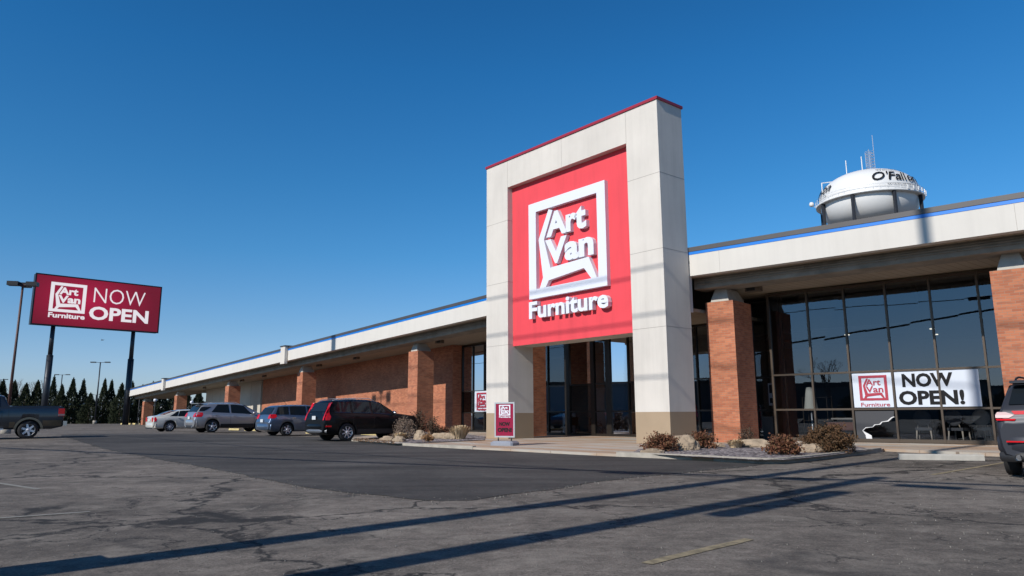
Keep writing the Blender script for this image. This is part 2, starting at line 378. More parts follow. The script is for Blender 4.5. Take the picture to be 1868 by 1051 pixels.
#%%GROUND
# ------------------------------------------------------------------ ground
def coords(a, b, lo, hi, step):
    r = []; x = a
    while x <= b+1e-6: r.append(x); x += step
    k = step; x = b
    while x < hi: k *= 1.35; x += k; r.append(x)
    k = step; x = a
    while x > lo: k *= 1.35; x -= k; r.insert(0, x)
    return r
xs = coords(-60, 40, -2500, 2500, 1.25); ys = coords(-4, 80, -2500, 2500, 1.25)
mb = MB(); mb.grid([[(x, y, lot(x, y)) for x in xs] for y in ys])
tag(mb.build('ground', M['asphalt']), kind='structure')
def drape(name, poly, mt, dz, kind='structure', step=2., thick=0., parent=None, flat=None, loc=None):
    bm = bmesh.new(); vs = [bm.verts.new((x, y, 0)) for x, y in poly]; bm.faces.new(vs)
    bmesh.ops.triangulate(bm, faces=bm.faces)
    for ax in (0, 1):
        lo = min(p[ax] for p in poly); hi = max(p[ax] for p in poly); c = math.ceil(lo/step)*step
        while c < hi:
            no = (1, 0, 0) if ax == 0 else (0, 1, 0); co = (c, 0, 0) if ax == 0 else (0, c, 0)
            bmesh.ops.bisect_plane(bm, geom=bm.verts[:]+bm.edges[:]+bm.faces[:], plane_co=co, plane_no=no, dist=1e-5); c += step
    for v in bm.verts: v.co.z = (lot(v.co.x, v.co.y) if flat is None else flat)+dz
    if thick:
        r = bmesh.ops.extrude_face_region(bm, geom=bm.faces[:])
        for e in r['geom']:
            if isinstance(e, bmesh.types.BMVert): e.co.z -= thick
    bmesh.ops.recalc_face_normals(bm, faces=bm.faces)
    me = bpy.data.meshes.new(name); bm.to_mesh(me); bm.free()
    me.materials.append(mt); o = bpy.data.objects.new(name, me); COL.objects.link(o)
    if parent: o.parent = parent
    return tag(o, kind=kind) if kind else o
def rough(pts, step, amp, seed=0):
    r = []
    for (a, b) in zip(pts, pts[1:]):
        n = max(1, int(hypot(b[0]-a[0], b[1]-a[1])/step))
        for k in range(n):
            t = k/n; x = a[0]+(b[0]-a[0])*t; y = a[1]+(b[1]-a[1])*t
            v = noise.noise_vector(Vector((x*1.1+seed, y*1.1, 0)))+.7*noise.noise_vector(Vector((x*4, y*4, seed)))
            r.append((x+v.x*amp, y+v.y*amp))
    r.append(pts[-1]); return r
low = [gp(*p) for p in ((112, 804.5), (206, 825.4), (270, 835.5), (375, 854), (450, 869), (562, 890), (640, 900), (700, 905.6), (750, 911), (810, 913.5), (862, 912), (937, 903), (1012, 892), (1087, 880.5), (1162, 871), (1300, 858), (1372, 851))]
up = [gp(*p) for p in ((1400, 846), (1300, 838), (1100, 828), (862, 817), (700, 807), (600, 801.5), (400, 799.5), (200, 799.5), (112, 801.5))]
drape('new_asphalt_road', rough(low, .25, .10)+up, M['newasphalt'], .006)
# raised walkway slab with its kerb
front = [gp(*p) for p in ((632, 806.5), (723.6, 813.5), (862, 820.6), (937, 824), (1050, 830), (1124, 833.5), (1250, 839), (1330, 843.5), (1379, 846), (1429, 846), (1486, 840.5), (1557, 831.5), (1608, 825.5), (1613, 823.5), (1817, 833))]
rr = RW(22, .6)
back = [rr[:2], RW(22, 6)[:2], RW(0, 6)[:2], LW(0, 6)[:2], LW(14, 6)[:2], LW(14, 1.4)[:2], gp(640, 802)]
drape('sidewalk', front+back, M['walk'], .08, flat=0., thick=.12)
# kerb strips as proud concrete edging
def strip(name, pts, w, z0, z1, mt, mbx=None):
    m_ = mbx or MB(); n = len(pts); off = []
    for i, p in enumerate(pts):
        a = Vector(pts[max(0, i-1)]); b = Vector(pts[min(n-1, i+1)]); d = (b-a).normalized(); off.append((p[0]-d.y*w, p[1]+d.x*w))
    rows = [[(p[0], p[1], z0) for p in pts], [(p[0], p[1], z1) for p in pts], [(p[0], p[1], z1) for p in off], [(p[0], p[1], z0) for p in off]]
    m_.grid(rows, 0, False)
    for r_ in (0, -1): m_.face([rows[k][r_] for k in range(4)])
    return m_
def dens(pts, n=6):
    r = []
    P = [pts[0]]+list(pts)+[pts[-1]]
    for i in range(1, len(P)-2):
        p0, p1, p2, p3 = [Vector(p[:2]) for p in P[i-1:i+3]]
        for k in range(n):
            t = k/n; r.append(tuple(.5*((2*p1)+(-p0+p2)*t+(2*p0-5*p1+4*p2-p3)*t*t+(-p0+3*p1-3*p2+p3)*t**3)))
    r.append(tuple(pts[-1][:2])); return r
kr = strip('kerb', dens([(x-.03*0, y-.02) for x, y in front[5:13]]), .17, -.02, .13, None)
strip('kerb', dens([(x, y-.02) for x, y in front[0:3]]), .15, -.02, .12, None, kr)
tag(kr.build('kerb', M['kerb']), kind='structure')
# gravel beds
bedR = [gp(x, y, .08) for x, y in ((1153, 828.5), (1250, 834), (1330, 838.5), (1379, 841), (1429, 841), (1486, 835.5), (1557, 827), (1596, 822), (1560, 815), (1450, 811.5), (1300, 811), (1215, 815), (1165, 821))]
drape('gravel_bed', rough(bedR, .3, .05, 3), M['gravel'], .105, kind='stuff', flat=0.)
bedL = [gp(x, y, .08) for x, y in ((650, 805), (723, 810.5), (790, 808), (884, 803.5), (886, 797))]+[LW(14, 3.9)[:2], LW(14, 1.6)[:2]]
M['mulch'] = gravel_mat()
drape('gravel_bed', rough(bedL, .3, .05, 5), M['mulch'], .105, kind='stuff', flat=0.)
# painted lines
M['line'] = varied('worn_yellow_paint', (.27, .22, .135), .9, .45, 9.)
M['lineW'] = varied('worn_white_paint', (.26, .25, .22), .9, .3, 14.)
def paint(name, a, b, w, mt):
    a = Vector(a); b = Vector(b); d = (b-a).normalized(); p = Vector((-d.y, d.x))*w/2
    q = rough([tuple(a-p), tuple(b-p)], .25, .015)+rough([tuple(b+p), tuple(a+p)], .25, .015)
    return drape(name, q, mt, .005)
paint('painted_line', gp(1180, 1029), gp(1365, 984), .11, M['line'])
paint('painted_line', gp(1700, 866.5), gp(1868, 838), .10, M['line'])
paint('painted_line', gp(-60, 873), gp(70, 893), .10, M['lineW'])
paint('painted_line', gp(-60, 950), gp(165, 934), .10, M['lineW'])
# side yards far away: grass verge and road behind the trees
M['verge'] = varied('dry_grass', (.15, .12, .065), .95, .3, .8)
v0 = [dp(-900, 126), dp(-900, 170), dp(700, 170), dp(700, 126)]
drape('grass_verge', v0, M['verge'], .01, flat=0., step=20.)

#%%BUILDING
# ------------------------------------------------------------------ the store
store = empty('furniture_store', 'long single storey brick furniture store with tall cream and red entrance tower', 'store')
def P_(mbx, name, mt, par=None, **kw): return mbx.build(name, mt, par if par is not None else store, **kw)
HB, HT = 1.2047, 12.97
PANEL_T = .30
# tower: left leg, right leg, lintel (boxes butted end to end)
tw = MB()
tw.box(TW, -5.267, -3.68, 0, 1.496, HB, 11.655); tw.box(TW, 3.686, 5.267, 0, 1.496, HB, 11.655)
tw.box(TW, -5.267, 5.267, 0, 1.496, 11.655, HT)
tw.box(TW, -3.68, 3.686, PANEL_T+.02, 1.496, 4.2, 11.655)
tower = P_(tw, 'entrance_tower', M['stucco'])
for s0, s1 in ((-5.267, -3.68), (3.686, 5.267)):
    tb = MB(); tb.box(TW, s0, s1, 0, 1.496, 0, HB); P_(tb, 'tower_base', M['tan'], tower)
# expansion joints: narrow recessed-looking grooves as thin dark beads
M['joint'] = mat('joint_shadow', (.34, .31, .28), .9)
for z in (10.069, 7.150, 4.2515):
    for s0, s1 in ((-5.267, -3.68), (3.686, 5.267)):
        jt = MB(); jt.box(TW, s0-.003, s1+.003, -.003, 1.499, z-.007, z+.007); P_(jt, 'stucco_joint', M['joint'], tower)
for s_ in (-3.68, 0, 3.686):
    jt = MB(); jt.box(TW, s_-.006, s_+.006, -.003, .1, 11.66, HT-.01); P_(jt, 'stucco_joint', M['joint'], tower)
cp = MB(); cp.box(TW, -5.32, 5.32, -.05, 1.55, HT, HT+.11)
P_(cp, 'coping', M['maroon'], tower)
rp = MB(); rp.box(TW, -3.68, 3.686, PANEL_T, PANEL_T+.02, 4.19, 11.655)
P_(rp, 'red_panel', M['red'], tower)
fnT = lambda a, b, d: TW(a, d, b)
lg = MB(); logo(lg, fnT, .10, PANEL_T-.002, furniture=False)
P_(lg, 'sign_logo', M['white'], tower)
lt = MB(); put_text(lt, 'Furniture', (-2.29, 2.44, 5.26, 6.02), fnT, .06, PANEL_T-.03, .03)
P_(lt, 'sign_lettering', M['white'], tower)

# fascias
def fascia(FR, q0, q1, H, left):
    n = 3
    a = MB(); a.box(FR, q0, q1, 0, .35, lambda q: H(q)-1.10, lambda q: H(q)-.29)
    fa = P_(a, 'fascia', M['fascia'])
    b = MB(); b.box(FR, q0, q1, -.012, .35, lambda q: H(q)-.285, lambda q: H(q)-.172); P_(b, 'blue_stripe', M['blue'], fa)
    c = MB(); c.box(FR, q0, q1, -.03, .40, lambda q: H(q)-.168, H); P_(c, 'coping', M['coping'], fa)
    st = 3.05 if not left else 6.1
    q = 1.2
    while q < q1-.5:
        j = MB(); j.box(FR, q-.004, q+.004, -.002, .02, lambda x: H(x)-1.09, lambda x: H(x)-.30); q += st*3
        P_(j, 'panel_joint', M['joint'], fa)
    # outer soffit, recessed longitudinal beam, inner soffit
    s = MB(); s.box(FR, q0, q1, .35, .75, lambda q: H(q)-1.085, lambda q: H(q)-.95); P_(s, 'soffit', M['soffit'])
    s = MB(); s.box(FR, q0, q1, 1.75, 5.4, lambda q: H(q)-1.42, lambda q: H(q)-1.30)
    P_(s, 'soffit', M['soffit'])
    bm_ = MB(); bm_.box(FR, q0, q1, .75, 1.75, lambda q: H(q)-1.50, lambda q: H(q)-.951)
    be = P_(bm_, 'roof_beam', M['concrete'])
    for k, (dz, r) in enumerate(((1.16, .018), (1.24, .024), (1.33, .018))):
        c = MB(); q = q0+.4
        c.tube(FR(q0+.1, .71, H(q0+.1)-dz), FR(min(q1, 40)-.1, .71, H(min(q1, 40))-dz), r, n=6)
        while q < min(q1, 40)-.5: c.box(FR, q, q+.06, .685, .748, H(q)-dz-.03, H(q)-dz+.03); q += 1.9+.17*k
        P_(c, 'conduit', M['concrete'], be)
    return fa
fL = fascia(LW, -.6, 89.2, HL, True)
fR = fascia(RW, -.25, 24., lambda q: HR, False)
tabs = []
for q in (30.4, 69.2):
    t_ = MB(); t_.box(LW, q-.45, q+.45, -.28, -.035, HL(q)-1.34, HL(q)+.05)
    tt = P_(t_, 'fascia_bracket', M['stucco'], fL)
    t_ = MB(); t_.box(LW, q-.52, q+.52, -.34, .42, HL(q)+.055, HL(q)+.13); P_(t_, 'bracket_cap', M['coping'], fL)
# roof
r_ = MB(); r_.box(LW, 0, 89.0, .41, 30, lambda q: HL(q)-.5, lambda q: HL(q)-.35); P_(r_, 'roof', M['roof'])
r_ = MB(); r_.box(RW, 0, 24, .41, 30, HR-.5, HR-.35); P_(r_, 'roof', M['roof'])
r_ = MB(); r_.box(TW, -5.27, 5.27, 1.55, 30, HR-.62, HR-.52); P_(r_, 'roof', M['roof'])
# link fascia behind the tower (front of roof there)
l_ = MB(); l_.box(TW, -5.2, 5.2, 1.60, 1.75, 4.9, HR-.53); P_(l_, 'fascia_link', M['fascia'])
l_ = MB(); l_.box(TW, -5.2, 4.9, 1.76, 7., 5.0, 5.12); P_(l_, 'entrance_soffit', M['soffit'])
# brick piers with capitals
def pier(FR, q0, q1, H, d0=1.15, d1=2.75):
    h = H((q0+q1)/2)-2.0
    p = MB(); p.box(FR, q0, q1, d0, d1, -.05, h)
    po = P_(p, 'brick_pier', M['brick'])
    qm = (q0+q1)/2; w0, w1 = (q1-q0)/2*.66, (q1-q0)/2*.40
    c = MB(); z0, z1, z2 = h, h+.16, h+.50
    def pt(w, da, db, z): return [FR(qm-w, da, z), FR(qm+w, da, z), FR(qm+w, db, z), FR(qm-w, db, z)]
    e0, e1 = d0+.06, d1-.1
    rings = [pt(w0, e0, e1, z0+.001), pt(w0*.9, e0+.02, e1-.02, z1), pt(w1, e0+.12, e1-.25, z2)]
    c.grid(rings, 0, False, True); c.face(rings[-1]); c.face(rings[0])
    P_(c, 'capital', M['cap'], po)
    # soffit flood light beside the pier
    return po
for q in (12.17, 30.1, 48.75, 68.3, 85.3): pier(LW, q-.57, q+.57, HL, 1.15, 2.32)
for q in (.55, 9.95, 19.2): pier(RW, q-.56, q+.56, lambda q: HR)
for q in (68.9,): pier(LW, q+1.5, q+4., lambda x: HL(x)-.3, 8., 9.2)
bp = MB(); bp.box(TW, -7.1, -5.75, 2.9, 4.2, -.05, 5.0); P_(bp, 'brick_pier', M['brick'])
# flood lights under the soffits
def flood(FR, q, H, d=2.1):
    a = MB(); z = H(q)-1.42
    a.box(FR, q-.30, q+.30, d-.13, d+.13, z-.20, z-.004)
    o = P_(a, 'floodlight', mat('floodlight_housing', (.16, .12, .085), .6))
    a = MB(); a.box(FR, q-.24, q+.10, d-.135, d-.12, z-.17, z-.03); P_(a, 'floodlight_lens', M['black'], o)
for q in (10.6, 22., 28.6, 41., 47.2, 60.): flood(LW, q, HL)
for q in (1.55,): flood(RW, q, lambda q: HR)
# walls of the left wing
w = MB(); w.box(LW, 12.26, 47.1, 4.2, 4.5, -.05, lambda q: HL(q)-1.425)
w.box(LW, 12.26, 12.56, 4.5, 5.6, -.05, HL(12.3)-1.43)
P_(w, 'brick_wall', M['brick'])
w = MB(); w.box(LW, 47.6, 66.6, 4.2, 4.5, -.05, lambda q: HL(q)-1.425); w.box(LW, 66.3, 66.6, 4.5, 28, -.05, 4.1)
P_(w, 'cream_wall', M['creamwall'])
for q in (50.5, 54, 57.5, 61, 64):
    jj = MB(); jj.box(LW, q-.02, q+.02, 4.19, 4.3, 0, HL(q)-1.5); P_(jj, 'panel_joint', M['joint'])
w = MB(); w.box(LW, 47.1, 47.6, 4.6, 4.8, -.05, HL(47)-1.43); P_(w, 'door_recess', M['darkgrey'])
# back and side walls so the building is closed
w = MB(); w.box(RW, 0, 24, 29.5, 29.8, -.05, HR-.51); w.box(LW, 0, 66.3, 29.5, 29.8, -.05, 5.2)
w.box(RW, 23.7, 24, 4.2, 29.5, -.05, HR-.51); P_(w, 'rear_wall', M['creamwall'])
# windows ----------------------------------------------------------
def window_wall(FR, d, mulls, top, rails, base, thick=.065, lit=False, gl=True):
    fm = MB()
    for q in mulls:
        wq = q[1] if isinstance(q, tuple) else thick; q = q[0] if isinstance(q, tuple) else q
        fm.box(FR, q-wq/2, q+wq/2, d-.07, d+.07, base, top)
    qs = [q[0] if isinstance(q, tuple) else q for q in mulls]
    for a, b in zip(sorted(qs), sorted(qs)[1:]):
        for z, hh in [(r, .07) for r in rails]+[(base+.06, .12), (top-.05, .1)]:
            fm.box(FR, a+.035, b-.035, d-.06, d+.06, z-hh/2, z+hh/2)
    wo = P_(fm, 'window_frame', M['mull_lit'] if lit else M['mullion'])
    zs = [base]+sorted(rails)+[top]
    for a, b in zip(sorted(qs), sorted(qs)[1:]):
        for z0, z1 in zip(zs, zs[1:]):
            g = MB(); j = lambda: random.uniform(-.003, .003)
            g.face([FR(a, d+j(), z0), FR(b, d+j(), z0), FR(b, d+j(), z1), FR(a, d+j(), z1)]); P_(g, 'pane', M['glass'], wo)
    return wo
ZR = (1.27, 2.62)
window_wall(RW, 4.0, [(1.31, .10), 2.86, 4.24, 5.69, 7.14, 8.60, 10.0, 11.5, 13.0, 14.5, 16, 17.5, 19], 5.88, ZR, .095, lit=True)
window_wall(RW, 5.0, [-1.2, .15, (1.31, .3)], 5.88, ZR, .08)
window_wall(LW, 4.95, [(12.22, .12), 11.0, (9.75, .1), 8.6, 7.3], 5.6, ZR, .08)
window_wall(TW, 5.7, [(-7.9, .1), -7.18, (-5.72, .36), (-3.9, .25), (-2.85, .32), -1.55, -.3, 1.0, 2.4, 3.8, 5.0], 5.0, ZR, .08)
# low brick sill strip at the right windows
sl = MB(); sl.box(RW, 1.3, 19, 3.93, 4.15, -.02, .078+.0); P_(sl, 'window_sill', M['mull_lit'])
# closing wall between right windows and the tower side / bulkhead
cw = MB(); cw.box(RW, 1.26, 1.36, 4.08, 5.0, .08, 5.9); P_(cw, 'wall_return', M['mullion'])
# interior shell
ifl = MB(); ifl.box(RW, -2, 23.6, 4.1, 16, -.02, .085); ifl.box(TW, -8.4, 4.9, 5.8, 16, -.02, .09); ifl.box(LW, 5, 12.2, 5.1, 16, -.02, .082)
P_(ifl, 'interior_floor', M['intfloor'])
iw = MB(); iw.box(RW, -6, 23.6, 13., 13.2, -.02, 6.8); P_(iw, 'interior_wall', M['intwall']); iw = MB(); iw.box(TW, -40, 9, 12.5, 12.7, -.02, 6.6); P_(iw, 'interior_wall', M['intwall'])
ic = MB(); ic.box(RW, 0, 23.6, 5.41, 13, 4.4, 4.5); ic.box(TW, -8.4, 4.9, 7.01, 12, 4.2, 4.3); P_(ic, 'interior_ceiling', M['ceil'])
il = MB()
M['lamp_on'] = mat('lit_ceiling_lamp'); bsdf(M['lamp_on']).inputs['Emission Color'].default_value = (1, .9, .7, 1); bsdf(M['lamp_on']).inputs['Emission Strength'].default_value = 2.
for q, d in ((3.2, 7.5), (6.4, 7.5), (6.0, 10.)): il.box(RW, q-.08, q+.08, d-.08, d+.08, 4.36, 4.39)
P_(il, 'ceiling_lamps', M['lamp_on'])
# vestibule inner panels seen through the entrance
vp = MB(); vp.box(TW, -5.4, -4.1, 7.4, 7.5, .09, 2.5); vp.box(TW, -3.7, -2.9, 7.2, 7.3, .09, 1.2); P_(vp, 'vestibule_panel', mat('vestibule_grey', (.34, .34, .33), .8))

#%%OBJECTS
# ------------------------------------------------------------------ banners in the window
fnR = lambda a, b, d: RW(a, d, b)
def affine(fn, qa, qb, za, zb):  # maps logo metres to a target box
    return lambda u_, v_, d: fn(qa+(u_+2.31)/4.77*(qb-qa), za+(v_-5.1)/5.5*(zb-za), d)
b1 = empty('window_banner', 'white banner with a red framed chair logo hanging in the shop window', 'banner', RW(4.95, 3.86, 1.9))
def rel(mbx, name, mt, par, **kw):
    l = par.location; mbx.v = [(a-l[0], b-l[1], c-l[2]) for a, b, c in mbx.v]; return mbx.build(name, mt, par, **kw)
def cloth(FR, q0, q1, z0, z1, d, n=10):
    m_ = MB(); rows = []
    for j in range(5):
        rows.append([FR(q0+(q1-q0)*i/n, d+.003*sin(i*1.7+j*.6), z0+(z1-z0)*j/4) for i in range(n+1)])
    m_.grid(rows); return m_
k = cloth(RW, 4.30, 5.64, 1.33, 2.57, 3.975); rel(k, 'banner_sheet', M['banner'], b1)
k = MB(); logo(k, affine(fnR, 4.52, 5.50, 1.36, 2.50), 3.962, 3.968, furniture=False, bold=.012); 
put_text(k, 'Furniture', (4.54, 5.52, 1.36, 1.50), fnR, 3.962, 3.968, .012); rel(k, 'banner_print', M['logored'], b1)
b2 = empty('window_banner', 'wide white banner in the shop window with big black words NOW OPEN!', 'banner', RW(7., 3.86, 1.9))
k = cloth(RW, 5.74, 8.34, 1.33, 2.57, 3.975, 16); rel(k, 'banner_sheet', M['banner'], b2)
k = MB(); put_text(k, 'NOW', (5.98, 7.57, 2.02, 2.50), fnR, 3.962, 3.968, .04); put_text(k, 'OPEN!', (5.83, 7.86, 1.40, 1.90), fnR, 3.962, 3.968, .04)
rel(k, 'banner_print', M['letterdark'], b2)
fnLW = lambda a, b, d: LW(a, d, b)
b3 = empty('window_banner', 'white banner with red logo half hidden behind the left tower leg', 'banner', LW(9.9, 4.85, 1.9))
k = cloth(LW, 9.0, 10.62, 1.34, 2.6, 4.80); rel(k, 'banner_sheet', M['banner'], b3)
k = MB(); logo(k, lambda u_, v_, d: LW(10.38-(u_+2.31)/4.77*1.15, d, 1.36+(v_-5.1)/5.5*1.16), 4.76, 4.77); rel(k, 'banner_print', M['logored'], b3)
# torn dark poster with white tear, low in the window
b4 = empty('torn_window_film', 'torn dark paper sheet with ragged white edge low in the shop window', 'poster', RW(4.9, 3.9, .7))
tear = [(4.30, .14), (4.62, .14), (4.60, .34), (4.50, .50), (4.62, .62), (4.86, .64), (4.92, .72), (5.10, .74), (5.18, .82), (5.38, .86), (5.52, .98), (5.60, 1.0), (5.62, 1.20), (4.30, 1.20)]
k = MB(); prism(k, tear, fnR, 3.972, 3.978); rel(k, 'dark_paper', mat('dark_paper', (.045, .047, .055), .6), b4)
edge = tear[1:12]; random.seed(3)
off = [(x+random.uniform(.008, .04), z-random.uniform(.008, .035)) for x, z in edge]
off[0] = (4.82, .14); off[1] = (4.80, .33)
k = MB(); prism(k, edge[:2]+[off[1], off[0]], fnR, 3.966, 3.971)
prism(k, edge[1:]+off[1:][::-1], fnR, 3.966, 3.971); rel(k, 'torn_edge', mat('torn_white_paper', (.75, .75, .76), .8), b4)

# dining chairs inside
def dining_chair(label, q, d, rz, col):
    p = RW(q, d, .09); t = empty('dining_chair', label, 'chair', p, rz, 'round backed dining chairs behind the shop window')
    mt = varied('upholstery', col, .9); wd = mat('chair_wood', (.75, .62, .48), .6)
    m_ = MB(); m_.box(ID, -.26, .26, -.26, .26, .42, .52); m_.build('seat', mt, t)
    m_ = MB(); rows = []
    m_.lathe([(0, -.03), (.20, -.035), (.27, -.02), (.29, 0), (.27, .02), (.20, .035), (0, .03)], (0, 0, 0), 24, 'y')
    m_.v = [(a, b+.27, c+.86) for a, b, c in m_.v]; m_.build('backrest', mt, t)
    for sx in (-1, 1):
        for sy in (-1, 1):
            m_ = MB(); m_.tube((sx*.22, sy*.22, .42), (sx*.25, sy*.27, 0), .03, .018, 8); m_.build('leg', wd, t)
    m_ = MB()
    for sx in (-1, 1): m_.tube((sx*.18, .25, .5), (sx*.15, .27, .66), .015)
    m_.build('back_support', wd, t)
azr = -AZ
dining_chair('dark round backed chair directly behind the glass with pale legs', 7.4, 4.9, azr+pi-.1, (.13, .13, .14))
dining_chair('dark round backed chair behind the torn paper and dusty glass', 6.3, 5.1, azr+pi+.2, (.11, .11, .12))
dining_chair('pale cream round backed chair standing behind the dark chair', 7.9, 5.9, azr+pi+.5, (.85, .78, .66))
t = empty('dining_table', 'pale topped dining table standing behind the chairs in the window', 'table', RW(7.2, 6.6, .09), azr)
m_ = MB(); m_.box(ID, -1.0, 1.0, -.5, .5, .70, .75); m_.build('tabletop', mat('pale_wood', (.50, .43, .33), .6), t)
for sx in (-1, 1):
    for sy in (-1, 1):
        m_ = MB(); m_.tube((sx*.85, sy*.38, .7), (sx*.85, sy*.38, 0), .04, .03, 8); m_.build('leg', mat('pale_wood', (.50, .43, .33), .6), t)
# metal shelf unit behind the darker panes
t = empty('shelf_unit', 'thin metal shelf unit standing inside behind the left panes of the shop window', 'shelf', RW(2.5, 5.3, .09), azr)
for sx in (-.5, .5):
    for sy in (-.2, .2):
        m_ = MB(); m_.tube((sx, sy, 0), (sx, sy, 1.7), .018, n=6); m_.build('post', M['mull_lit'], t)
for z in (.3, .75, 1.2, 1.65):
    m_ = MB(); m_.box(ID, -.5, .5, -.2, .2, z, z+.02); m_.build('shelf', M['mull_lit'], t)
t = empty('floor_lamp', 'pale statue like lamp glowing white behind the shop window panes', 'lamp', RW(2.45, 4.75, .09))
m_ = MB(); m_.lathe([(0, 0), (.14, 0), (.14, .02), (.03, .05), (.03, 1.1)], n=12); m_.build('stand', M['alloy'], t)
m_ = MB(); m_.lathe([(.26, 1.2), (.20, 1.65), (.14, 2.05), (.03, 2.06)], n=20); m_.build('lamp_shade', mat('shade_white', (.75, .72, .62), .8), t)
t = empty('bench', 'low brown bench with pale back rail inside the window', 'bench', RW(3.65, 4.7, .09), azr)
m_ = MB(); m_.box(ID, -.55, .55, -.2, .2, .40, .70); m_.build('seat', mat('bench_brown', (.25, .10, .07), .7), t)
m_ = MB(); m_.box(ID, -.6, .6, .22, .26, .80, .86); m_.build('back_rail', mat('bench_pale', (.5, .45, .4), .7), t)
for sx in (-.5, .5):
    m_ = MB(); m_.box(ID, sx-.03, sx+.03, -.2, .26, 0, .4); m_.build('leg', M['mullion'], t)
# wheelchair inside the entrance
def wheelchair(label, loc, rz):
    t = empty('wheelchair', label, 'wheelchair', loc, rz)
    for sx in (-.28, .28):
        m_ = MB()
        for k in range(24):
            a, b = 2*pi*k/24, 2*pi*(k+1)/24
            m_.tube((sx, .30*cos(a), .32+.30*sin(a)), (sx, .30*cos(b), .32+.30*sin(b)), .018, n=5, cap=False)
        for k in range(8):
            a = 2*pi*k/8; m_.tube((sx, 0, .32), (sx, .30*cos(a), .32+.30*sin(a)), .004, n=3)
        m_.build('wheel', M['tyre'], t)
        m_ = MB(); m_.lathe([(0, -.015), (.08, -.015), (.08, .015), (0, .015)], (0, 0, 0), 14, 'z')
        m_.v = [(sx+c, -.50+a, .085+b) for a, b, c in m_.v]; m_.build('caster', M['tyre'], t)
        m_ = MB(); m_.tube((sx*.85, .25, .92), (sx*.85, .2, .3), .014); m_.tube((sx*.85, .36, .94), (sx*.85, .25, .92), .016)
        m_.tube((sx*.85, .22, .70), (sx*.85, -.2, .70), .014); m_.tube((sx*.85, -.2, .70), (sx*.85, -.25, .48), .014); m_.tube((sx*.85, -.25, .48), (sx*.85, -.62, .15), .014)
        m_.tube((sx*.85, .2, .48), (sx*.85, -.25, .48), .014); m_.build('frame', M['steel'], t)
        m_ = MB(); m_.box(ID, sx*.85-.07, sx*.85+.07, -.78, -.60, .12, .14); m_.build('footrest', M['black'], t)
    m_ = MB(); m_.box(ID, -.23, .23, -.24, .2, .47, .52); m_.build('seat', M['black'], t)
    m_ = MB(); m_.box(ID, -.23, .23, .205, .235, .52, .90); m_.build('backrest', M['black'], t)
wheelchair('folded open black wheelchair waiting just inside the entrance doors', TW(-4.7, 6.6, .09), -AZ+pi/2+.3)
wheelchair('wheelchair with a white cloth beside it at the left entrance glass', TW(-6.4, 6.6, .09), -AZ-pi/2)
t = empty('cloth_drape', 'white cloth draped on a stand behind the left entrance glass', 'cloth', TW(-6.9, 6.9, .09), -AZ)
m_ = MB(); m_.grid([[(-.5+.1*i, .06*sin(i*1.9), z) for i in range(11)] for z in (.05, .4, .8, 1.1-.0)]); m_.build('cloth', mat('white_cloth', (.7, .7, .68), .9), t)
m_ = MB(); m_.tube((-.5, .02, 1.12), (.5, .02, 1.12), .015); m_.tube((-.5, .02, 0), (-.5, .02, 1.12), .015); m_.tube((.5, .02, 0), (.5, .02, 1.12), .015); m_.build('stand', M['steel'], t)
# bin by the right pier
t = empty('litter_bin', 'black square litter bin against the dark glass right of the brick pier', 'bin', RW(1.0, 4.4, .08), azr-radians(8.75))
m_ = MB(); m_.box(ID, -.27, .27, -.27, .27, 0, .82); m_.build('bin_body', M['trim'], t)
m_ = MB(); m_.box(ID, -.29, .29, -.29, .29, .83, .93); m_.build('lid', M['black'], t)
t = empty('window_poster', 'framed white poster with dark print on the dark glass beside the brick pier', 'poster', RW(1.0, 4.8, 1.9))
k = MB(); k.box(RW, .75, 1.2, 4.80, 4.82, 1.45, 2.35); rel(k, 'poster_sheet', mat('poster', (.35, .37, .42), .7), t)
k = MB(); k.box(RW, .80, 1.15, 4.78, 4.795, 1.95, 2.28); k.box(RW, .80, 1.15, 4.78, 4.795, 1.55, 1.75); rel(k, 'poster_print', M['letterdark'], t)

# ------------------------------------------------------------------ A-frame pavement sign
px_, py_ = gp(921, 812.5, .08)
t = empty('pavement_sign', 'freestanding maroon NOW OPEN! sign in a silver frame on a grey wheeled base', 'sign', (px_, py_, .08), radians(-28))
m_ = MB()
m_.lathe([(0, 0)], n=3) if False else None
rows = []
for z, s_ in ((0, 1.), (.09, 1.), (.15, .82)):
    rows.append([(a*s_, b*s_, z) for a, b in ((-.44, -.24), (-.38, -.30), (.38, -.30), (.44, -.24), (.44, .24), (.38, .30), (-.38, .30), (-.44, .24))])
m_.grid(rows, 0, False, True); m_.face(rows[-1]); m_.face(rows[0]); m_.build('base', varied('grey_plastic', (.27, .29, .34), .5, .1, 5.), t)
for sx in (-.26, .26):
    m_ = MB(); m_.tube((sx, 0, .14), (sx, 0, .28), .022, n=8); m_.build('spring_mount', M['black'], t)
m_ = MB()
for a, b, c, d in ((-.40, .40, .27, .32), (-.40, .40, 1.43, 1.48), (-.40, -.35, .32, 1.43), (.35, .40, .32, 1.43)): m_.box(ID, a, b, -.025, .025, c, d)
m_.build('frame', mat('brushed_aluminium', (.62, .63, .64), .4, .6), t)
m_ = MB(); m_.box(ID, -.35, .35, -.012, .012, .32, 1.43); m_.build('sign_face', mat('maroon_face', (.30, .012, .05), .25), t)
fs_ = lambda a, b, d: (a, d, b)
m_ = MB(); logo(m_, lambda a, b, d: (a*.095, d, .93+(b-5.1)*.085), -.018, -.0125); m_.build('sign_logo', M['white'], t)
m_ = MB(); put_text(m_, 'NOW', (-.21, .21, .66, .80), fs_, -.018, -.0125, .05); put_text(m_, 'OPEN!', (-.28, .28, .45, .60), fs_, -.018, -.0125, .05); m_.build('sign_lettering', M['letterdark'], t)

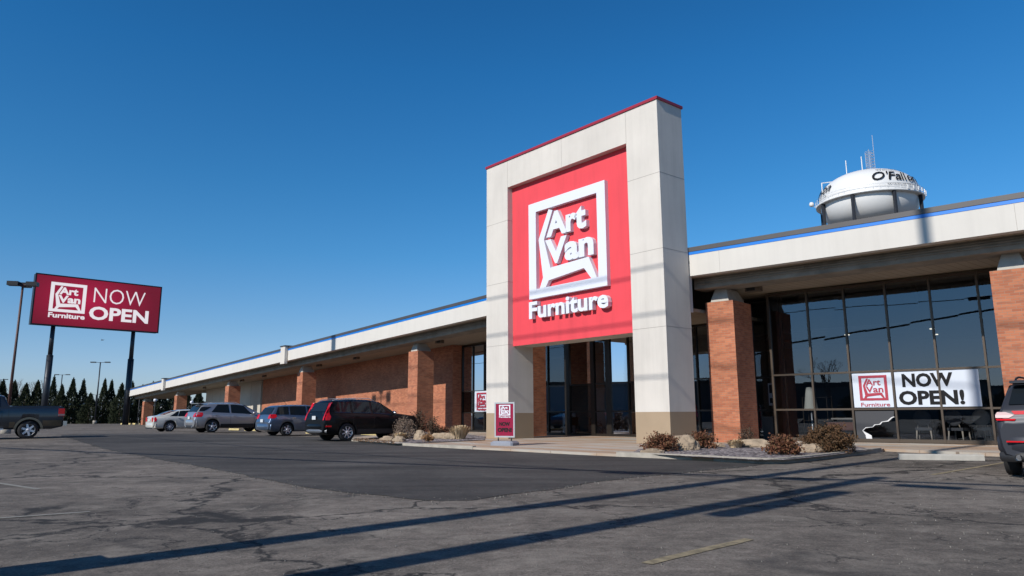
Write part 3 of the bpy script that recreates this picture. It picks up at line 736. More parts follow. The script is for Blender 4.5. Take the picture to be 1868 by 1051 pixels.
# ------------------------------------------------------------------ pylon billboard
PA = Vector(ray(61, 545)); PA = PA*(96.4/PA.y); PB = Vector(ray(292, 560)); PB = PB*(107.8/PB.y)
ax = Vector((PB.x-PA.x, PB.y-PA.y, 0)); WB = ax.length; ax.normalize(); nb = Vector((ax.y, -ax.x, 0))  # faces the camera side
if nb.dot(Vector((-PA.x, -PA.y, 0))) < 0: nb = -nb
bz = atan2(ax.y, ax.x)
t = empty('pylon_sign', 'huge maroon NOW OPEN billboard on two tall dark steel posts', 'billboard', (PA.x, PA.y, 0), bz)
Z0, Z1 = 13.25, 20.1
m_ = MB(); m_.box(ID, 0, WB, .0, 1.1, Z0, Z1); m_.build('cabinet', M['steel'], t)
m_ = MB()
for a, b, c, d in ((-.05, WB+.05, Z0-.05, Z0+.12), (-.05, WB+.05, Z1-.12, Z1+.05), (-.05, .12, Z0+.12, Z1-.12), (WB-.12, WB+.05, Z0+.12, Z1-.12)): m_.box(ID, a, b, -.08, -.002, c, d)
m_.build('cabinet_rim', M['black'], t)
m = varied('maroon_billboard', (.32, .007, .04), .35, .3, .12)
m_ = MB(); m_.box(ID, .12, WB-.12, -.03, -.001, Z0+.12, Z1-.12); m_.build('sign_face', m, t)
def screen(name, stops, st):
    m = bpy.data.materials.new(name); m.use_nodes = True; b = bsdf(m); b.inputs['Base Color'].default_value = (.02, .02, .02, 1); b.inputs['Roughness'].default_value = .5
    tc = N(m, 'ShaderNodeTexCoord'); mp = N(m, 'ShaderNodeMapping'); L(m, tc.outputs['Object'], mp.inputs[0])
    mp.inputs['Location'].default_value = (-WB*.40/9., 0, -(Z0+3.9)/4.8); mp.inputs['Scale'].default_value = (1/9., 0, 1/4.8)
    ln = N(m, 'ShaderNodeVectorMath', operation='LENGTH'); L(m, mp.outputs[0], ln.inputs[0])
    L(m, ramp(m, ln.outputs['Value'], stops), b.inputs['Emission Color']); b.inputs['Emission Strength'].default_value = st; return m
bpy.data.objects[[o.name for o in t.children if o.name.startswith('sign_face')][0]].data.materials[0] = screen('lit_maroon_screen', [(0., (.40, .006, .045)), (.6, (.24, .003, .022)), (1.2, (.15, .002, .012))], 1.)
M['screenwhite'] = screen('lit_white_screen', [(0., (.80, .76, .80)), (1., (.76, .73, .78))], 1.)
fb = lambda a, b, d: (a, d, b)
print('WB', WB)
m_ = MB()
logo(m_, lambda a, b, d: (WB*(.115+(a+2.31)/4.77*.275), d, Z0+.95+(b-5.1)*.92), -.06, -.032, bold=.03)
m_.build('sign_logo', M['screenwhite'], t)
m_ = MB(); put_text(m_, 'NOW', (WB*.445, WB*.865, Z0+3.65, Z0+5.75), fb, -.06, -.032, -.012); put_text(m_, 'OPEN', (WB*.42, WB*.905, Z0+1.2, Z0+3.1), fb, -.06, -.032, .03)
m_.build('sign_lettering', M['screenwhite'], t)
for x_ in (WB*.17, WB*.80):
    m_ = MB(); m_.tube((x_, .5, 0), (x_, .5, 9.2), .42, .40, 16); m_.tube((x_, .5, 9.2), (x_, .5, 9.35), .44, .30, 16); m_.tube((x_, .5, 9.35), (x_, .5, Z0), .29, .27, 16); m_.build('post', M['steel'], t)

# ------------------------------------------------------------------ street lamps
def lamp(label, x, y, H, heads, rz, mt, r=.10, hs=(.62, .38, .16), arm=1.0, grp='twin arm parking lot lamps'):
    t = empty('street_lamp', label, 'street lamp', (x, y, 0), rz, grp)
    m_ = MB(); m_.tube((0, 0, .5), (0, 0, H), r, r*.7, 10); m_.build('pole', mt, t)
    m_ = MB(); m_.tube((0, 0, 0), (0, 0, .55), .28, .28, 16); m_.build('concrete_base', M['kerb'], t)
    for a in heads:
        ca, sa = cos(a), sin(a)
        m_ = MB(); m_.tube((0, 0, H-.08), (ca*arm, sa*arm, H-.02), .04, n=6); ar = m_.build('arm', mt, t)
        m_ = MB(); fr = lambda p, q_, z, ca=ca, sa=sa: (ca*p-sa*q_, sa*p+ca*q_, z)
        m_.box(fr, arm, arm+hs[0], -hs[1]/2, hs[1]/2, H-.10, H-.10+hs[2])
        m_.build('lamp_head', M['black'], ar)
    return t
x, y = dp(14, 46); lamp('tall rust brown lamp post with three box heads left of the billboard', x, y, 9.45, (0, pi, pi/2), radians(15), M['rust'], .09, (.62, .5, .26), .22)
for lb, px, H, dep, a in (('slim twin arm lamp rising behind the evergreens under the billboard', 174, 9.6, 116, .1),
                     ('twin arm lamp seen just right of the left billboard post', 106, 9.6, 150, .1),
                     ('distant twin arm lamp cut by the left picture edge', -6, 9.6, 168, .1),
                     ('smallest twin arm lamp barely above the evergreen tops', 172, 7.0, 200, .1)):
    x, y = dp(px, dep); lamp(lb, x, y, H, (0, pi), a, M['steel'], .12, (.75, .4, .16), .7)
# globe lights beyond the canopy
g0 = None
for px, yb, dep in ((252, 725, 112), (281, 731, 113), (348, 735, 118), (294, 745, 125)):
    x, y = dp(px, dep); zt = EYE+(760-yb)/1337.*dep
    t = empty('globe_light', 'white globe light on a thin pole below the far end of the canopy', 'globe light', (x, y, 0), 0, 'white globe lights at the far end of the store')
    m_ = MB(); m_.tube((0, 0, 0), (0, 0, zt-.2), .05, .04, 8); m_.build('pole', M['darkgrey'], t)
    m_ = MB(); m_.lathe([(.01, -.25), (.15, -.22), (.24, -.08), (.26, .02), (.22, .14), (.12, .22), (0, .25)], (0, 0, zt), 16); m_.build('globe', M['white'], t)

# ------------------------------------------------------------------ water tower
_r = ray(1584, 356); wx, wy = _r.x*140/_r.y, 140.
wt = empty('water_tower', 'white elevated water tank with dark legs rising behind the roof', 'water tower', (wx, wy, 0), 0)
ZC, RR, HTOP, HBOT = 42.3, 9.55, 5.9, 5.0
prof = []
for k in range(15):
    a = pi/2*k/14; prof.append((RR*.955*cos(a)**.85 if k < 14 else 0.001, ZC+.5+(HTOP-.5)*sin(a)**1.0))
shell = lambda r0: r0
m_ = MB(); m_.lathe([(RR*.955, ZC-.4)]+prof, n=64); M['tank'] = varied('tank_white', (.78, .78, .77), .45, .03, .3); m_.build('tank_dome', M['tank'], wt)
m_ = MB(); pb = []
for k in range(13):
    a = pi/2*k/12; pb.append((max(.001, RR*.93*cos(a)**.55), ZC-.45-HBOT*sin(a)))
m_.lathe(pb, n=64); m_.build('tank_bowl', M['tank'], wt)
m_ = MB(); m_.lathe([(RR*.93, ZC-.55), (RR*1.02, ZC-.55), (RR*1.02, ZC-.25), (RR*.95, ZC-.25)], n=64); ring = m_.build('catwalk', M['tank'], wt)
m_ = MB()
for k in range(48):
    a, b = 2*pi*k/48, 2*pi*(k+1)/48
    m_.tube((RR*1.02*cos(a), RR*1.02*sin(a), ZC-.25), (RR*1.02*cos(a), RR*1.02*sin(a), ZC+.8), .03, n=4)
    for z in (.3, .8): m_.tube((RR*1.02*cos(a), RR*1.02*sin(a), ZC+z), (RR*1.02*cos(b), RR*1.02*sin(b), ZC+z), .03, n=4)
m_.build('railing', M['tank'], ring)
toc = atan2(-wy, -wx)
for k in range(8):
    a = toc+radians(-62+45*k)
    m_ = MB(); m_.tube((RR*.965*cos(a), RR*.965*sin(a), 0), (RR*.965*cos(a), RR*.965*sin(a), ZC-.56), .34, n=14); m_.build('leg', M['steel'], wt)
    a2 = a+pi/4
    m_ = MB()
    for za, zb in ((2, 20), (20, 37)):
        m_.tube((RR*.96*cos(a), RR*.96*sin(a), za), (RR*.96*cos(a2), RR*.96*sin(a2), zb), .06, n=5); m_.tube((RR*.96*cos(a), RR*.96*sin(a), zb), (RR*.96*cos(a2), RR*.96*sin(a2), za), .06, n=5)
    m_.build('cross_brace', M['steel'], wt)
m_ = MB(); m_.tube((0, 0, 0), (0, 0, ZC-HBOT), .7, n=16); m_.build('riser_pipe', M['tank'], wt)
def tank_pt(ang, z, off=.05):   # point on the dome at height z (dome profile)
    sn = min(1, max(0, (z-ZC-.5)/(HTOP-.5))); a = math.asin(sn); r = RR*.955*max(0, cos(a))**.85
    return Vector(((r+off)*cos(ang), (r+off)*sin(ang), z+off*.5))
def tank_text(mb2, s, a0, a1, z0, z1, bold, shear=0., sp=1.):
    def fn(u_, v_, d): return tank_pt(u_, v_, .2)
    put_text(mb2, s, (a0, a1, z0, z1), fn, 0, None, bold, shear, sp)
m_ = MB(); tank_text(m_, "O'Fallon", toc+.10, toc+1.20, ZC+1.55, ZC+3.55, .012, .35); m_.build('tank_lettering', M['letterdark'], wt)
m_ = MB(); tank_text(m_, "Welcome to", toc+.22, toc+.95, ZC+3.95, ZC+4.35, -.006); m_.build('tank_lettering', M['letterdark'], wt)
m_ = MB(); tank_text(m_, "www.ofallon.org", toc+.36, toc+1.30, ZC+.55, ZC+.98, 0.); m_.build('tank_lettering', M['letterdark'], wt)
m_ = MB(); tank_text(m_, "O'Fallon", toc-1.75, toc-.80, ZC+1.35, ZC+3.3, .012, .35); m_.build('tank_lettering', M['letterdark'], wt)
m_ = MB(); tank_text(m_, "www.ofallon.org", toc-1.6, toc-.93, ZC+.55, ZC+.98, 0.); m_.build('tank_lettering', M['letterdark'], wt)
# lattice mast and antennas
ht = ZC+HTOP
m_ = MB(); r0 = .9
c3 = [(cos(a)*r0+1., sin(a)*r0) for a in (0, 2.09, 4.19)]
for k in range(3):
    m_.tube((*c3[k], ht-.4), (*c3[k], ht+4.6), .06, n=5)
    for j in range(8):
        z = ht+.6*j; a = c3[k]; b = c3[(k+1) % 3]; m_.tube((*a, z), (*b, z+.6), .035, n=4); m_.tube((*a, z), (*b, z), .035, n=4)
m_.tube((*c3[0], ht+4.6), (*c3[0], ht+8.0), .06, n=5)
m_.build('lattice_mast', M['alloy'], wt)
for (x_, y_, z0, z1) in ((-3.4, 1, ht-1.2, ht+3.0), (-1.2, -1, ht-.4, ht+3.1)):
    m_ = MB(); m_.tube((x_, y_, z0), (x_, y_, z1), .09, n=6); m_.build('antenna', M['tank'], wt)
a = toc-1.15
m_ = MB(); p = tank_pt(a, ZC+2.2); q_ = Vector((cos(a), sin(a), 0))*RR*.93+Vector((0, 0, ZC+4.0)); m_.tube(Vector((cos(a), sin(a), 0))*RR*.93+Vector((0, 0, ZC+1.4)), q_, .10, n=6); m_.tube(q_, Vector((cos(a), sin(a), 0))*RR*.3+Vector((0, 0, ZC+4.6)), .10, n=6); m_.build('vent_pipe', M['tank'], wt)
a = toc-1.45
m_ = MB(); m_.lathe([(0, -.5), (.35, -.4), (.5, 0), (.35, .4), (0, .5)], (cos(a)*RR*1.1, sin(a)*RR*1.1, ZC+.5), 14); m_.tube((cos(a)*RR*1.02, sin(a)*RR*1.02, ZC-.3), (cos(a)*RR*1.1, sin(a)*RR*1.1, ZC+.4), .05); m_.build('dish_antenna', M['tank'], wt)
for k in range(7):
    a = toc+.75+.14*k
    m_ = MB(); m_.box(lambda p, q2, z, a=a: (cos(a)*p-sin(a)*q2, sin(a)*p+cos(a)*q2, z), RR*1.03, RR*1.03+.15, -.15, .15, ZC-.2, ZC+.5); m_.build('panel_antenna', M['tank'], ring)
#%%CARS
# ------------------------------------------------------------------ vehicles
def lerp(tab, x):
    if x <= tab[0][0]: return tab[0][1]
    for (a, b), (c, d) in zip(tab, tab[1:]):
        if x <= c: return b+(d-b)*(x-a)/(c-a) if c > a else d
    return tab[-1][1]
def smooth(tab, x, w=.07):
    return sum(lerp(tab, x+w*k) for k in (-1, -.5, 0, .5, 1))/5
def paint_mat(name, col, metal=.5, rough=.32):
    m = mat(name, col, rough, metal, .5, 1.); return m
def lathe_y(mbx, prof, c, n=28):
    rows = [[(c[0]+r*cos(2*pi*k/n), c[1]+h, c[2]+r*sin(2*pi*k/n)) for k in range(n)] for r, h in prof]
    mbx.grid(rows, 0, True, True)
def car(name, label, cat, sp, loc, head, grp=None):
    """head: azimuth of the nose (from +Y to +X); local x forward, y left"""
    t = empty(name, label, cat, loc, pi/2-head, grp)
    Lh, Wd, top, belt = sp['L']/2, sp['W']/2, sp['top'], sp['belt']
    zb = sp.get('zb', .22); r = sp['r']; xr, xf = sp['ax']; pm = sp['paint']
    roof = max(z for _, z in top)
    nose = sp.get('nose', .16)
    def hw(x):
        u_ = abs(x)/Lh; k = nose if x > 0 else sp.get('tailt', .09)
        return Wd*(1-k*max(0, (u_-.55)/.45)**2.4)
    def tp(x): return smooth(top, x, .05)
    def bl(x): return min(lerp(belt, x), tp(x)-.03)
    def sec(x):
        h = hw(x); T = tp(x); B = bl(x); z0 = zb+.10*max(0, (abs(x)/Lh-.86)/.14)
        g = max(0, T-B); ins = .24*Wd*min(1, g/(roof-lerp(belt, x)+1e-6))
        pts = [(0, z0), (h*.80, z0), (h*.93, z0+.04), (h*.975, z0+.16), (h*1.0, z0+.34), (h*.998, (z0+.34+B)/2+.03), (h*.975, B-.06), (h*.94, B)]
        for f in (.12, .45, .80): pts.append((h*.925-ins*f, B+g*f))
        pts += [(h*.925-ins*1.0-.03, B+g*.93), (h*.925-ins-.13, T-.012), ((h*.925-ins-.13)*.5, T+.012), (0, T+.02)]
        return pts
    def surf(x, f):  # greenhouse side: f 0..1
        h = hw(x); T = tp(x); B = bl(x); g = T-B; ins = .24*Wd*min(1, g/(roof-lerp(belt, x)+1e-6)); return h*.925-ins*f, B+g*f
    xs_ = sorted(set([round(-Lh+2*Lh*k/56, 3) for k in range(57)]+[x for x, _ in top if -Lh < x < Lh]+[-Lh+.02, -Lh+.06, Lh-.02, Lh-.06]))
    b = MB(); rows = []
    for x in xs_:
        s_ = sec(x); sh = 1.
        if x > Lh-.03 or x < -Lh+.01: sh = .97
        rows.append([(x, y*sh, z) for y, z in s_]+[(x, -y*sh, z) for y, z in s_[-2:0:-1]])
    b.grid(rows, 0, True, True); b.face(rows[0]); b.face(rows[-1])
    body = b.build('body', [pm, M['trim']], t, weld=True)
    # wheel arches cut out
    cut = MB()
    for x in (xr, xf):
        for sy in (-1, 1):
            y0, y1 = sy*(Wd-.30), sy*(Wd+.15)
            n = 32; rows = [[(x+(r+.065)*cos(2*pi*k/n), yy, r+(r+.065)*sin(2*pi*k/n)+.01) for k in range(n)] for yy in (y0, y1)]
            i0 = len(cut.v); cut.grid(rows, 0, False, True); cut.face(rows[0]); cut.face(rows[1])
    co = cut.build('cutter', M['trim'], weld=True); co.matrix_world = Matrix()
    bo = body.modifiers.new('b', 'BOOLEAN'); bo.operation = 'DIFFERENCE'; bo.object = co; bo.solver = 'EXACT'
    body_mw = body.parent; body.parent = None
    dg = bpy.context.evaluated_depsgraph_get(); dg.update(); nm = bpy.data.meshes.new_from_object(body.evaluated_get(dg))
    body.modifiers.clear(); old = body.data; body.data = nm; body.parent = t; nm.name = 'body'
    bpy.data.meshes.remove(old); bpy.data.objects.remove(co)
    for p in nm.polygons:
        c = p.center
        for x in (xr, xf):
            if abs(hypot(c.x-x, c.z-r-.01)-(r+.065)) < .02 and abs(p.normal.y) < .5 and abs(c.y) > Wd-.31: p.material_index = 1; p.use_smooth = False
            if abs(abs(c.y)-(Wd-.30)) < .01 and hypot(c.x-x, c.z-r) < r+.1: p.material_index = 1; p.use_smooth = False
    # lower cladding
    if sp.get('clad'):
        for sy in (-1, 1):
            m_ = MB(); x0, x1 = xr+r+.09, xf-r-.09
            rows = [[(x0+(x1-x0)*k/8, sy*(hw(x0+(x1-x0)*k/8)*f+.008), z) for k in range(9)] for f, z in ((.93, zb+.03), (.985, zb+.12), (1.0, zb+.24))]
            m_.grid(rows); m_.build('sill_trim', M['trim'], t)
    # windows: list of (xb0,xb1,xt0,xt1)
    for (a0, a1, c0_, c1_) in sp['win']:
        for sy in (-1, 1):
            m_ = MB(); rows = []
            for j in range(6):
                f = .10+.78*j/5; xa = a0+(c0_-a0)*j/5; xb = a1+(c1_-a1)*j/5
                row = []
                for i in range(7):
                    x = xa+(xb-xa)*i/6; y_, z_ = surf(x, f); row.append((x, sy*(y_+.012), z_))
                rows.append(row)
            m_.grid(rows); w_ = m_.build('side_window', M['carglass'], t)
            if sp.get('chrome'):
                for row in (rows[0], rows[-1]):
                    m_ = MB()
                    for p, q_ in zip(row, row[1:]): m_.tube((p[0], p[1]+sy*.006, p[2]), (q_[0], q_[1]+sy*.006, q_[2]), .010, n=4, cap=False)
                    m_.build('window_trim', M['chrome'], w_)
    # front and rear screens: x range along the top profile
    for nm_, (x0, x1) in (('windshield', sp['ws']), ('rear_window', sp['rw'])):
        m_ = MB(); rows = []
        for j in range(7):
            x = x0+(x1-x0)*j/6; T = tp(x); yw, _ = surf(x, .9); yw -= .10
            dx = .01 if nm_ == 'windshield' else -.01
            rows.append([(x+dx, yw*g_, T+.032-.015*abs(g_)) for g_ in (-1, -.6, -.2, .2, .6, 1)])
        m_.grid(rows); m_.build(nm_, M['carglass'], t)
    # wheels
    for x in (xr, xf):
        for sy in (-1, 1):
            yo = sy*(Wd-.02); tw_ = .22
            m_ = MB(); lathe_y(m_, [(r*.66, -.0), (r*.70, 0.), (r*.93, 0.), (r*.985, -sy*.02), (r, -sy*.05), (r, -sy*(tw_-.05)), (r*.95, -sy*tw_), (r*.6, -sy*tw_)], (x, yo, r))
            wh = m_.build('wheel', M['tyre'], t)
            m_ = MB(); lathe_y(m_, [(r*.70, -sy*.004), (r*.66, -sy*.012), (r*.63, -sy*.05), (r*.60, -sy*.12)], (x, yo, r))
            lathe_y(m_, [(r*.16, -sy*.01), (r*.14, sy*.006), (.001, sy*.008)], (x, yo, r))
            ns = sp.get('spokes', 5)
            for k in range(ns):
                a = 2*pi*k/ns+.3; ww = r*(.13 if ns < 7 else .07)
                ca, sa = cos(a), sin(a)
                def Q(u_, v_, yy): return (x+ca*u_-sa*v_, yy, r+sa*u_+ca*v_)
                m_.face([Q(r*.10, -ww, yo-sy*.006), Q(r*.66, -ww*.75, yo-sy*.012), Q(r*.66, ww*.75, yo-sy*.012), Q(r*.10, ww, yo-sy*.006)])
            m_.build('rim', sp.get('rim', M['alloy']), wh)
            m_ = MB(); lathe_y(m_, [(r*.62, -sy*.09), (.001, -sy*.09)], (x, yo, r), 20); m_.build('brake_disc', M['darkgrey'], wh)
    # door seams & handles
    for sy in (-1, 1):
        for x in sp.get('seams', ()):
            m_ = MB()
            zz = [zb+.12+(bl(x)-zb-.12)*k/6 for k in range(7)]
            pr = sec(x)[2:8]
            def yy(z):
                for (ya, za), (yb_, zb_) in zip(pr, pr[1:]):
                    if za <= z <= zb_: return ya+(yb_-ya)*(z-za)/(zb_-za)
                return pr[-1][0]
            rows = [[(x-.006, sy*(yy(z)+.003), z), (x+.006, sy*(yy(z)+.003), z)] for z in zz]
            m_.grid(rows); m_.build('door_gap', M['black'], t)
        for x in sp.get('handles', ()):
            z = bl(x)-.10; m_ = MB(); y0 = hw(x)*.985
            m_.box(ID, x-.09, x+.09, *(sorted((sy*(y0-.005), sy*(y0+.035)))), z-.014, z+.014); m_.build('door_handle', sp.get('hmat', pm), t)
        mx_ = sp.get('mirror')
        if mx_ is not None:
            z = lerp(belt, mx_)+.09; m_ = MB(); y0 = hw(mx_)*.93
            rows = [[(mx_+a*k_, sy*(y0+.02+b_), z+c*k_) for a, c in ((-.05, -.07), (.07, -.06), (.10, 0), (.06, .08), (-.05, .09))] for b_, k_ in ((0, .5), (.06, .95), (.17, 1.), (.22, .7))]
            m_.grid(rows, 0, True, True); m_.face(rows[-1]); m_.face(rows[0]); m_.build('mirror', sp.get('mmat', pm), t)
        if sp.get('rails'):
            x0, x1 = sp['rails']; m_ = MB(); yr = surf((x0+x1)/2, 1.)[0]-.05; n = 8
            pts = [(x0+(x1-x0)*k/n, sy*yr, tp(x0+(x1-x0)*k/n)+(.055 if 0 < k < n else .0)) for k in range(n+1)]
            for p, q_ in zip(pts, pts[1:]): m_.tube(p, q_, .018, n=6)
            m_.build('roof_rail', sp.get('railmat', M['alloy']), t)
    for fn in sp.get('extra', ()): fn(t, sec, tp, bl, hw, Lh)
    return t
def yside(sec, x, z):
    pr = [(a, b) for a, b in sec(x)[2:13]]
    for (ya, za), (yb_, zb_) in zip(pr, pr[1:]):
        if min(za, zb_) <= z <= max(za, zb_) and zb_ != za: return ya+(yb_-ya)*(z-za)/(zb_-za)
    return pr[0][0]
def side_patch(t, name, sec, poly_rows, mt, sy, off=.012):
    """poly_rows: list of (z, x0, x1) from bottom to top, laid on the body side"""
    m_ = MB(); rows = []
    for z, x0, x1 in poly_rows: rows.append([(x0+(x1-x0)*k/5, sy*(yside(sec, x0+(x1-x0)*k/5, z)+off), z) for k in range(6)])
    m_.grid(rows)
    return m_.build(name, mt, t)
def rear_x(tp, Lh, z):
    # x where the rear profile reaches height z
    x = -Lh
    while tp(x) < z and x < 0: x += .01
    return x
def back_patch(t, name, tp, Lh, hwf, sec, rows_, mt, off=.02):
    """rows_: (z, y0, y1) on the tail surface"""
    m_ = MB(); rows = []
    for z, y0, y1 in rows_:
        x = rear_x(tp, Lh, z)-off; rows.append([(x, y0+(y1-y0)*k/4, z) for k in range(5)])
    m_.grid(rows, 0, False); return m_.build(name, mt, t)
PN = {'white': paint_mat('pearl_white_paint', (.72, .70, .64), .1, .3), 'silver': paint_mat('silver_paint', (.50, .50, .52), .7, .32),
      'blue': paint_mat('blue_grey_paint', (.14, .19, .28), .7, .3), 'black': mat('black_paint', (.005, .006, .008), .3, 0., .16, .12),
      'truck': paint_mat('slate_grey_paint', (.040, .052, .066), .6, .3), 'grey': mat('charcoal_grey_paint', (.036, .039, .050), .42, .2, .3, .12)}
def plate(t, x, y, z, w=.31, h=.15):
    m_ = MB(); m_.box(ID, x-.012, x, y-w/2, y+w/2, z-h/2, z+h/2); pl = m_.build('licence_plate', M['plate'], t)
def bumper(t, sec, Lh, hwf, z0, z1, mt, rear=True, ext=.035, name='bumper'):
    m_ = MB(); sg = -1 if rear else 1; rows = []
    for z, e in ((z0, ext*.3), (z0+.05, ext), (z1-.05, ext), (z1, ext*.2)):
        row = []
        for k in range(13):
            y = -1+2*k/12; xx = sg*(Lh+e-.16*abs(y)**4); row.append((xx, y*(hwf(sg*(Lh-.05))+e*.6), z))
        rows.append(row)
    m_.grid(rows); rows2 = []
    return m_.build(name, mt, t)
# --- white sedan
def ex_sedan(t, sec, tp, bl, hwf, Lh):
    for sy in (-1, 1):
        side_patch(t, 'tail_light', sec, [(.66, -Lh+.03, -Lh+.16), (.80, -Lh+.02, -Lh+.20), (.94, -Lh+.04, -Lh+.15)], M['tail'], sy)
        m_ = MB(); m_.box(ID, -Lh-.025, -Lh-.004, sy*.62-.13, sy*.62+.13, .66, .93); m_.build('tail_light', M['tail'], t)
    bumper(t, sec, Lh, hwf, .26, .58, PN['white']); bumper(t, sec, Lh, hwf, .22, .52, PN['white'], False)
    m_ = MB(); m_.box(ID, -Lh-.04, -Lh-.005, -.62, .62, .20, .28); m_.build('diffuser', M['trim'], t)
    plate(t, -Lh-.02, 0, .74)
sedan = dict(L=4.87, W=1.83, r=.335, ax=(-1.42, 1.46), paint=PN['white'], spokes=10, zb=.20,
    top=[(-2.44, .70), (-2.41, .95), (-2.36, 1.00), (-1.85, 1.06), (-1.25, 1.30), (-.75, 1.41), (-.1, 1.435), (.45, 1.40), (1.25, 1.02), (1.4, .98), (2.2, .86), (2.42, .68)],
    belt=[(-2.44, .90), (-1.4, .97), (0, .93), (1.3, .90), (2.4, .80)], ws=(.52, 1.20), rw=(-1.75, -.98),
    win=[(-1.48, -.98, -1.0, -.86), (-.94, -.16, -.80, -.18), (-.08, .98, -.1, .42)], seams=(-1.02, -.12, 1.0), handles=(-.85, .12), mirror=.9, hmat=M['chrome'], extra=(ex_sedan,))
# --- silver crossover
def ex_silver(t, sec, tp, bl, hwf, Lh):
    for sy in (-1, 1):
        side_patch(t, 'tail_light', sec, [(.90, -Lh+.05, -Lh+.38), (1.02, -Lh+.06, -Lh+.46), (1.15, -Lh+.16, -Lh+.44)], M['tail'], sy)
        back_patch(t, 'tail_light', tp, Lh, hwf, sec, [(.90, sy*.55, sy*.84), (1.02, sy*.52, sy*.83), (1.13, sy*.60, sy*.80)], M['tail'])
        m_ = MB(); m_.tube((-Lh-.03, sy*.5, .33), (-Lh+.15, sy*.5, .33), .05, n=12); m_.build('exhaust', M['chrome'], t)
    bumper(t, sec, Lh, hwf, .42, .74, PN['silver']); bumper(t, sec, Lh, hwf, .25, .45, M['trim']); bumper(t, sec, Lh, hwf, .3, .62, PN['silver'], False)
    plate(t, -Lh-.03, 0, .86)
    m_ = MB(); m_.box(ID, -Lh+.24, -Lh+.62, -.60, .60, 1.655, 1.685); m_.build('spoiler', PN['silver'], t)
silver = dict(L=4.77, W=1.84, r=.365, ax=(-1.37, 1.49), paint=PN['silver'], spokes=5, clad=True, zb=.26,
    top=[(-2.39, .75), (-2.36, 1.02), (-2.28, 1.12), (-1.98, 1.55), (-1.82, 1.63), (-1.0, 1.68), (0, 1.685), (.45, 1.62), (1.25, 1.18), (1.45, 1.10), (2.15, .98), (2.36, .78)],
    belt=[(-2.39, 1.12), (-1.5, 1.12), (0, 1.05), (1.2, 1.01), (2.4, .90)], ws=(.52, 1.20), rw=(-2.24, -2.0),
    win=[(-1.46, -.40, -1.08, -.44), (-.30, 1.02, -.32, .48)], seams=(-1.38, -.35, 1.06), handles=(-1.15, -.1), mirror=.98, extra=(ex_silver,), rails=(-1.6, .2), railmat=M['alloy'])
# rear quarter glass wraps on this model
def ex_q(t, sec, tp, bl, hwf, Lh):
    for sy in (-1, 1):
        side_patch(t, 'quarter_glass', sec, [(1.24, -2.15, -1.86), (1.36, -2.08, -1.62), (1.47, -2.0, -1.44)], M['carglass'], sy, .014)
silver['extra'] = (ex_silver, ex_q)
# --- blue-grey hatchback wagon
def ex_blue(t, sec, tp, bl, hwf, Lh):
    for sy in (-1, 1):
        side_patch(t, 'tail_light', sec, [(.88, -Lh+.05, -Lh+.30), (.98, -Lh+.06, -Lh+.40), (1.08, -Lh+.12, -Lh+.36)], M['tail'], sy)
        back_patch(t, 'tail_light', tp, Lh, hwf, sec, [(.86, sy*.56, sy*.80), (.98, sy*.54, sy*.80), (1.08, sy*.60, sy*.78)], M['tail'])
    bumper(t, sec, Lh, hwf, .30, .62, PN['blue'], True, .06); bumper(t, sec, Lh, hwf, .25, .55, PN['blue'], False)
    plate(t, -Lh-.02, 0, .76)
    m_ = MB(); m_.tube((-1.0, -.2, 1.55), (-1.25, -.2, 1.85), .008, n=5); m_.build('antenna', M['black'], t)
blue = dict(L=4.35, W=1.78, r=.32, ax=(-1.22, 1.38), paint=PN['blue'], spokes=6, zb=.22,
    top=[(-2.17, .62), (-2.14, .86), (-2.08, 1.00), (-1.78, 1.44), (-1.64, 1.50), (-.8, 1.545), (.0, 1.55), (.45, 1.48), (1.15, 1.06), (1.3, 1.0), (1.95, .84), (2.15, .62)],
    belt=[(-2.17, 1.0), (-1.4, 1.02), (0, .95), (1.2, .90), (2.2, .80)], ws=(.5, 1.1), rw=(-2.04, -1.80),
    win=[(-1.86, -1.14, -1.66, -1.12), (-1.06, -.16, -1.06, -.2), (-.08, .95, -.1, .42)], seams=(-1.05, -.12, .95), handles=(-.9, .1), mirror=.85, extra=(ex_blue,), hmat=M['chrome'])
# --- black SUV
def ex_black(t, sec, tp, bl, hwf, Lh):
    for sy in (-1, 1):
        side_patch(t, 'tail_light', sec, [(.88, -Lh+.05, -Lh+.24), (1.02, -Lh+.06, -Lh+.30), (1.15, -Lh+.10, -Lh+.24), (1.3, -Lh+.16, -Lh+.27), (1.45, -Lh+.24, -Lh+.33), (1.62, -Lh+.32, -Lh+.46)], M['tail'], sy)
        back_patch(t, 'tail_light', tp, Lh, hwf, sec, [(.88, sy*.77, sy*.86), (1.02, sy*.76, sy*.86), (1.15, sy*.78, sy*.84), (1.45, sy*.71, sy*.75), (1.6, sy*.65, sy*.69)], M['tail'])
        side_patch(t, 'reflector', sec, [(.60, -Lh+.05, -Lh+.30), (.66, -Lh+.05, -Lh+.30)], M['tail'], sy, .05)
    bumper(t, sec, Lh, hwf, .52, .72, PN['black'], True, .05); bumper(t, sec, Lh, hwf, .36, .50, mat('silver_skid', (.22, .23, .25), .4, .5), True, .06, 'skid_plate'); bumper(t, sec, Lh, hwf, .3, .62, PN['black'], False)
    plate(t, -Lh-.02, 0, .98); m_ = MB(); m_.box(ID, -Lh+.10, -Lh+.16, -.6, .6, 1.145, 1.175); m_.build('tailgate_trim', M['chrome'], t)
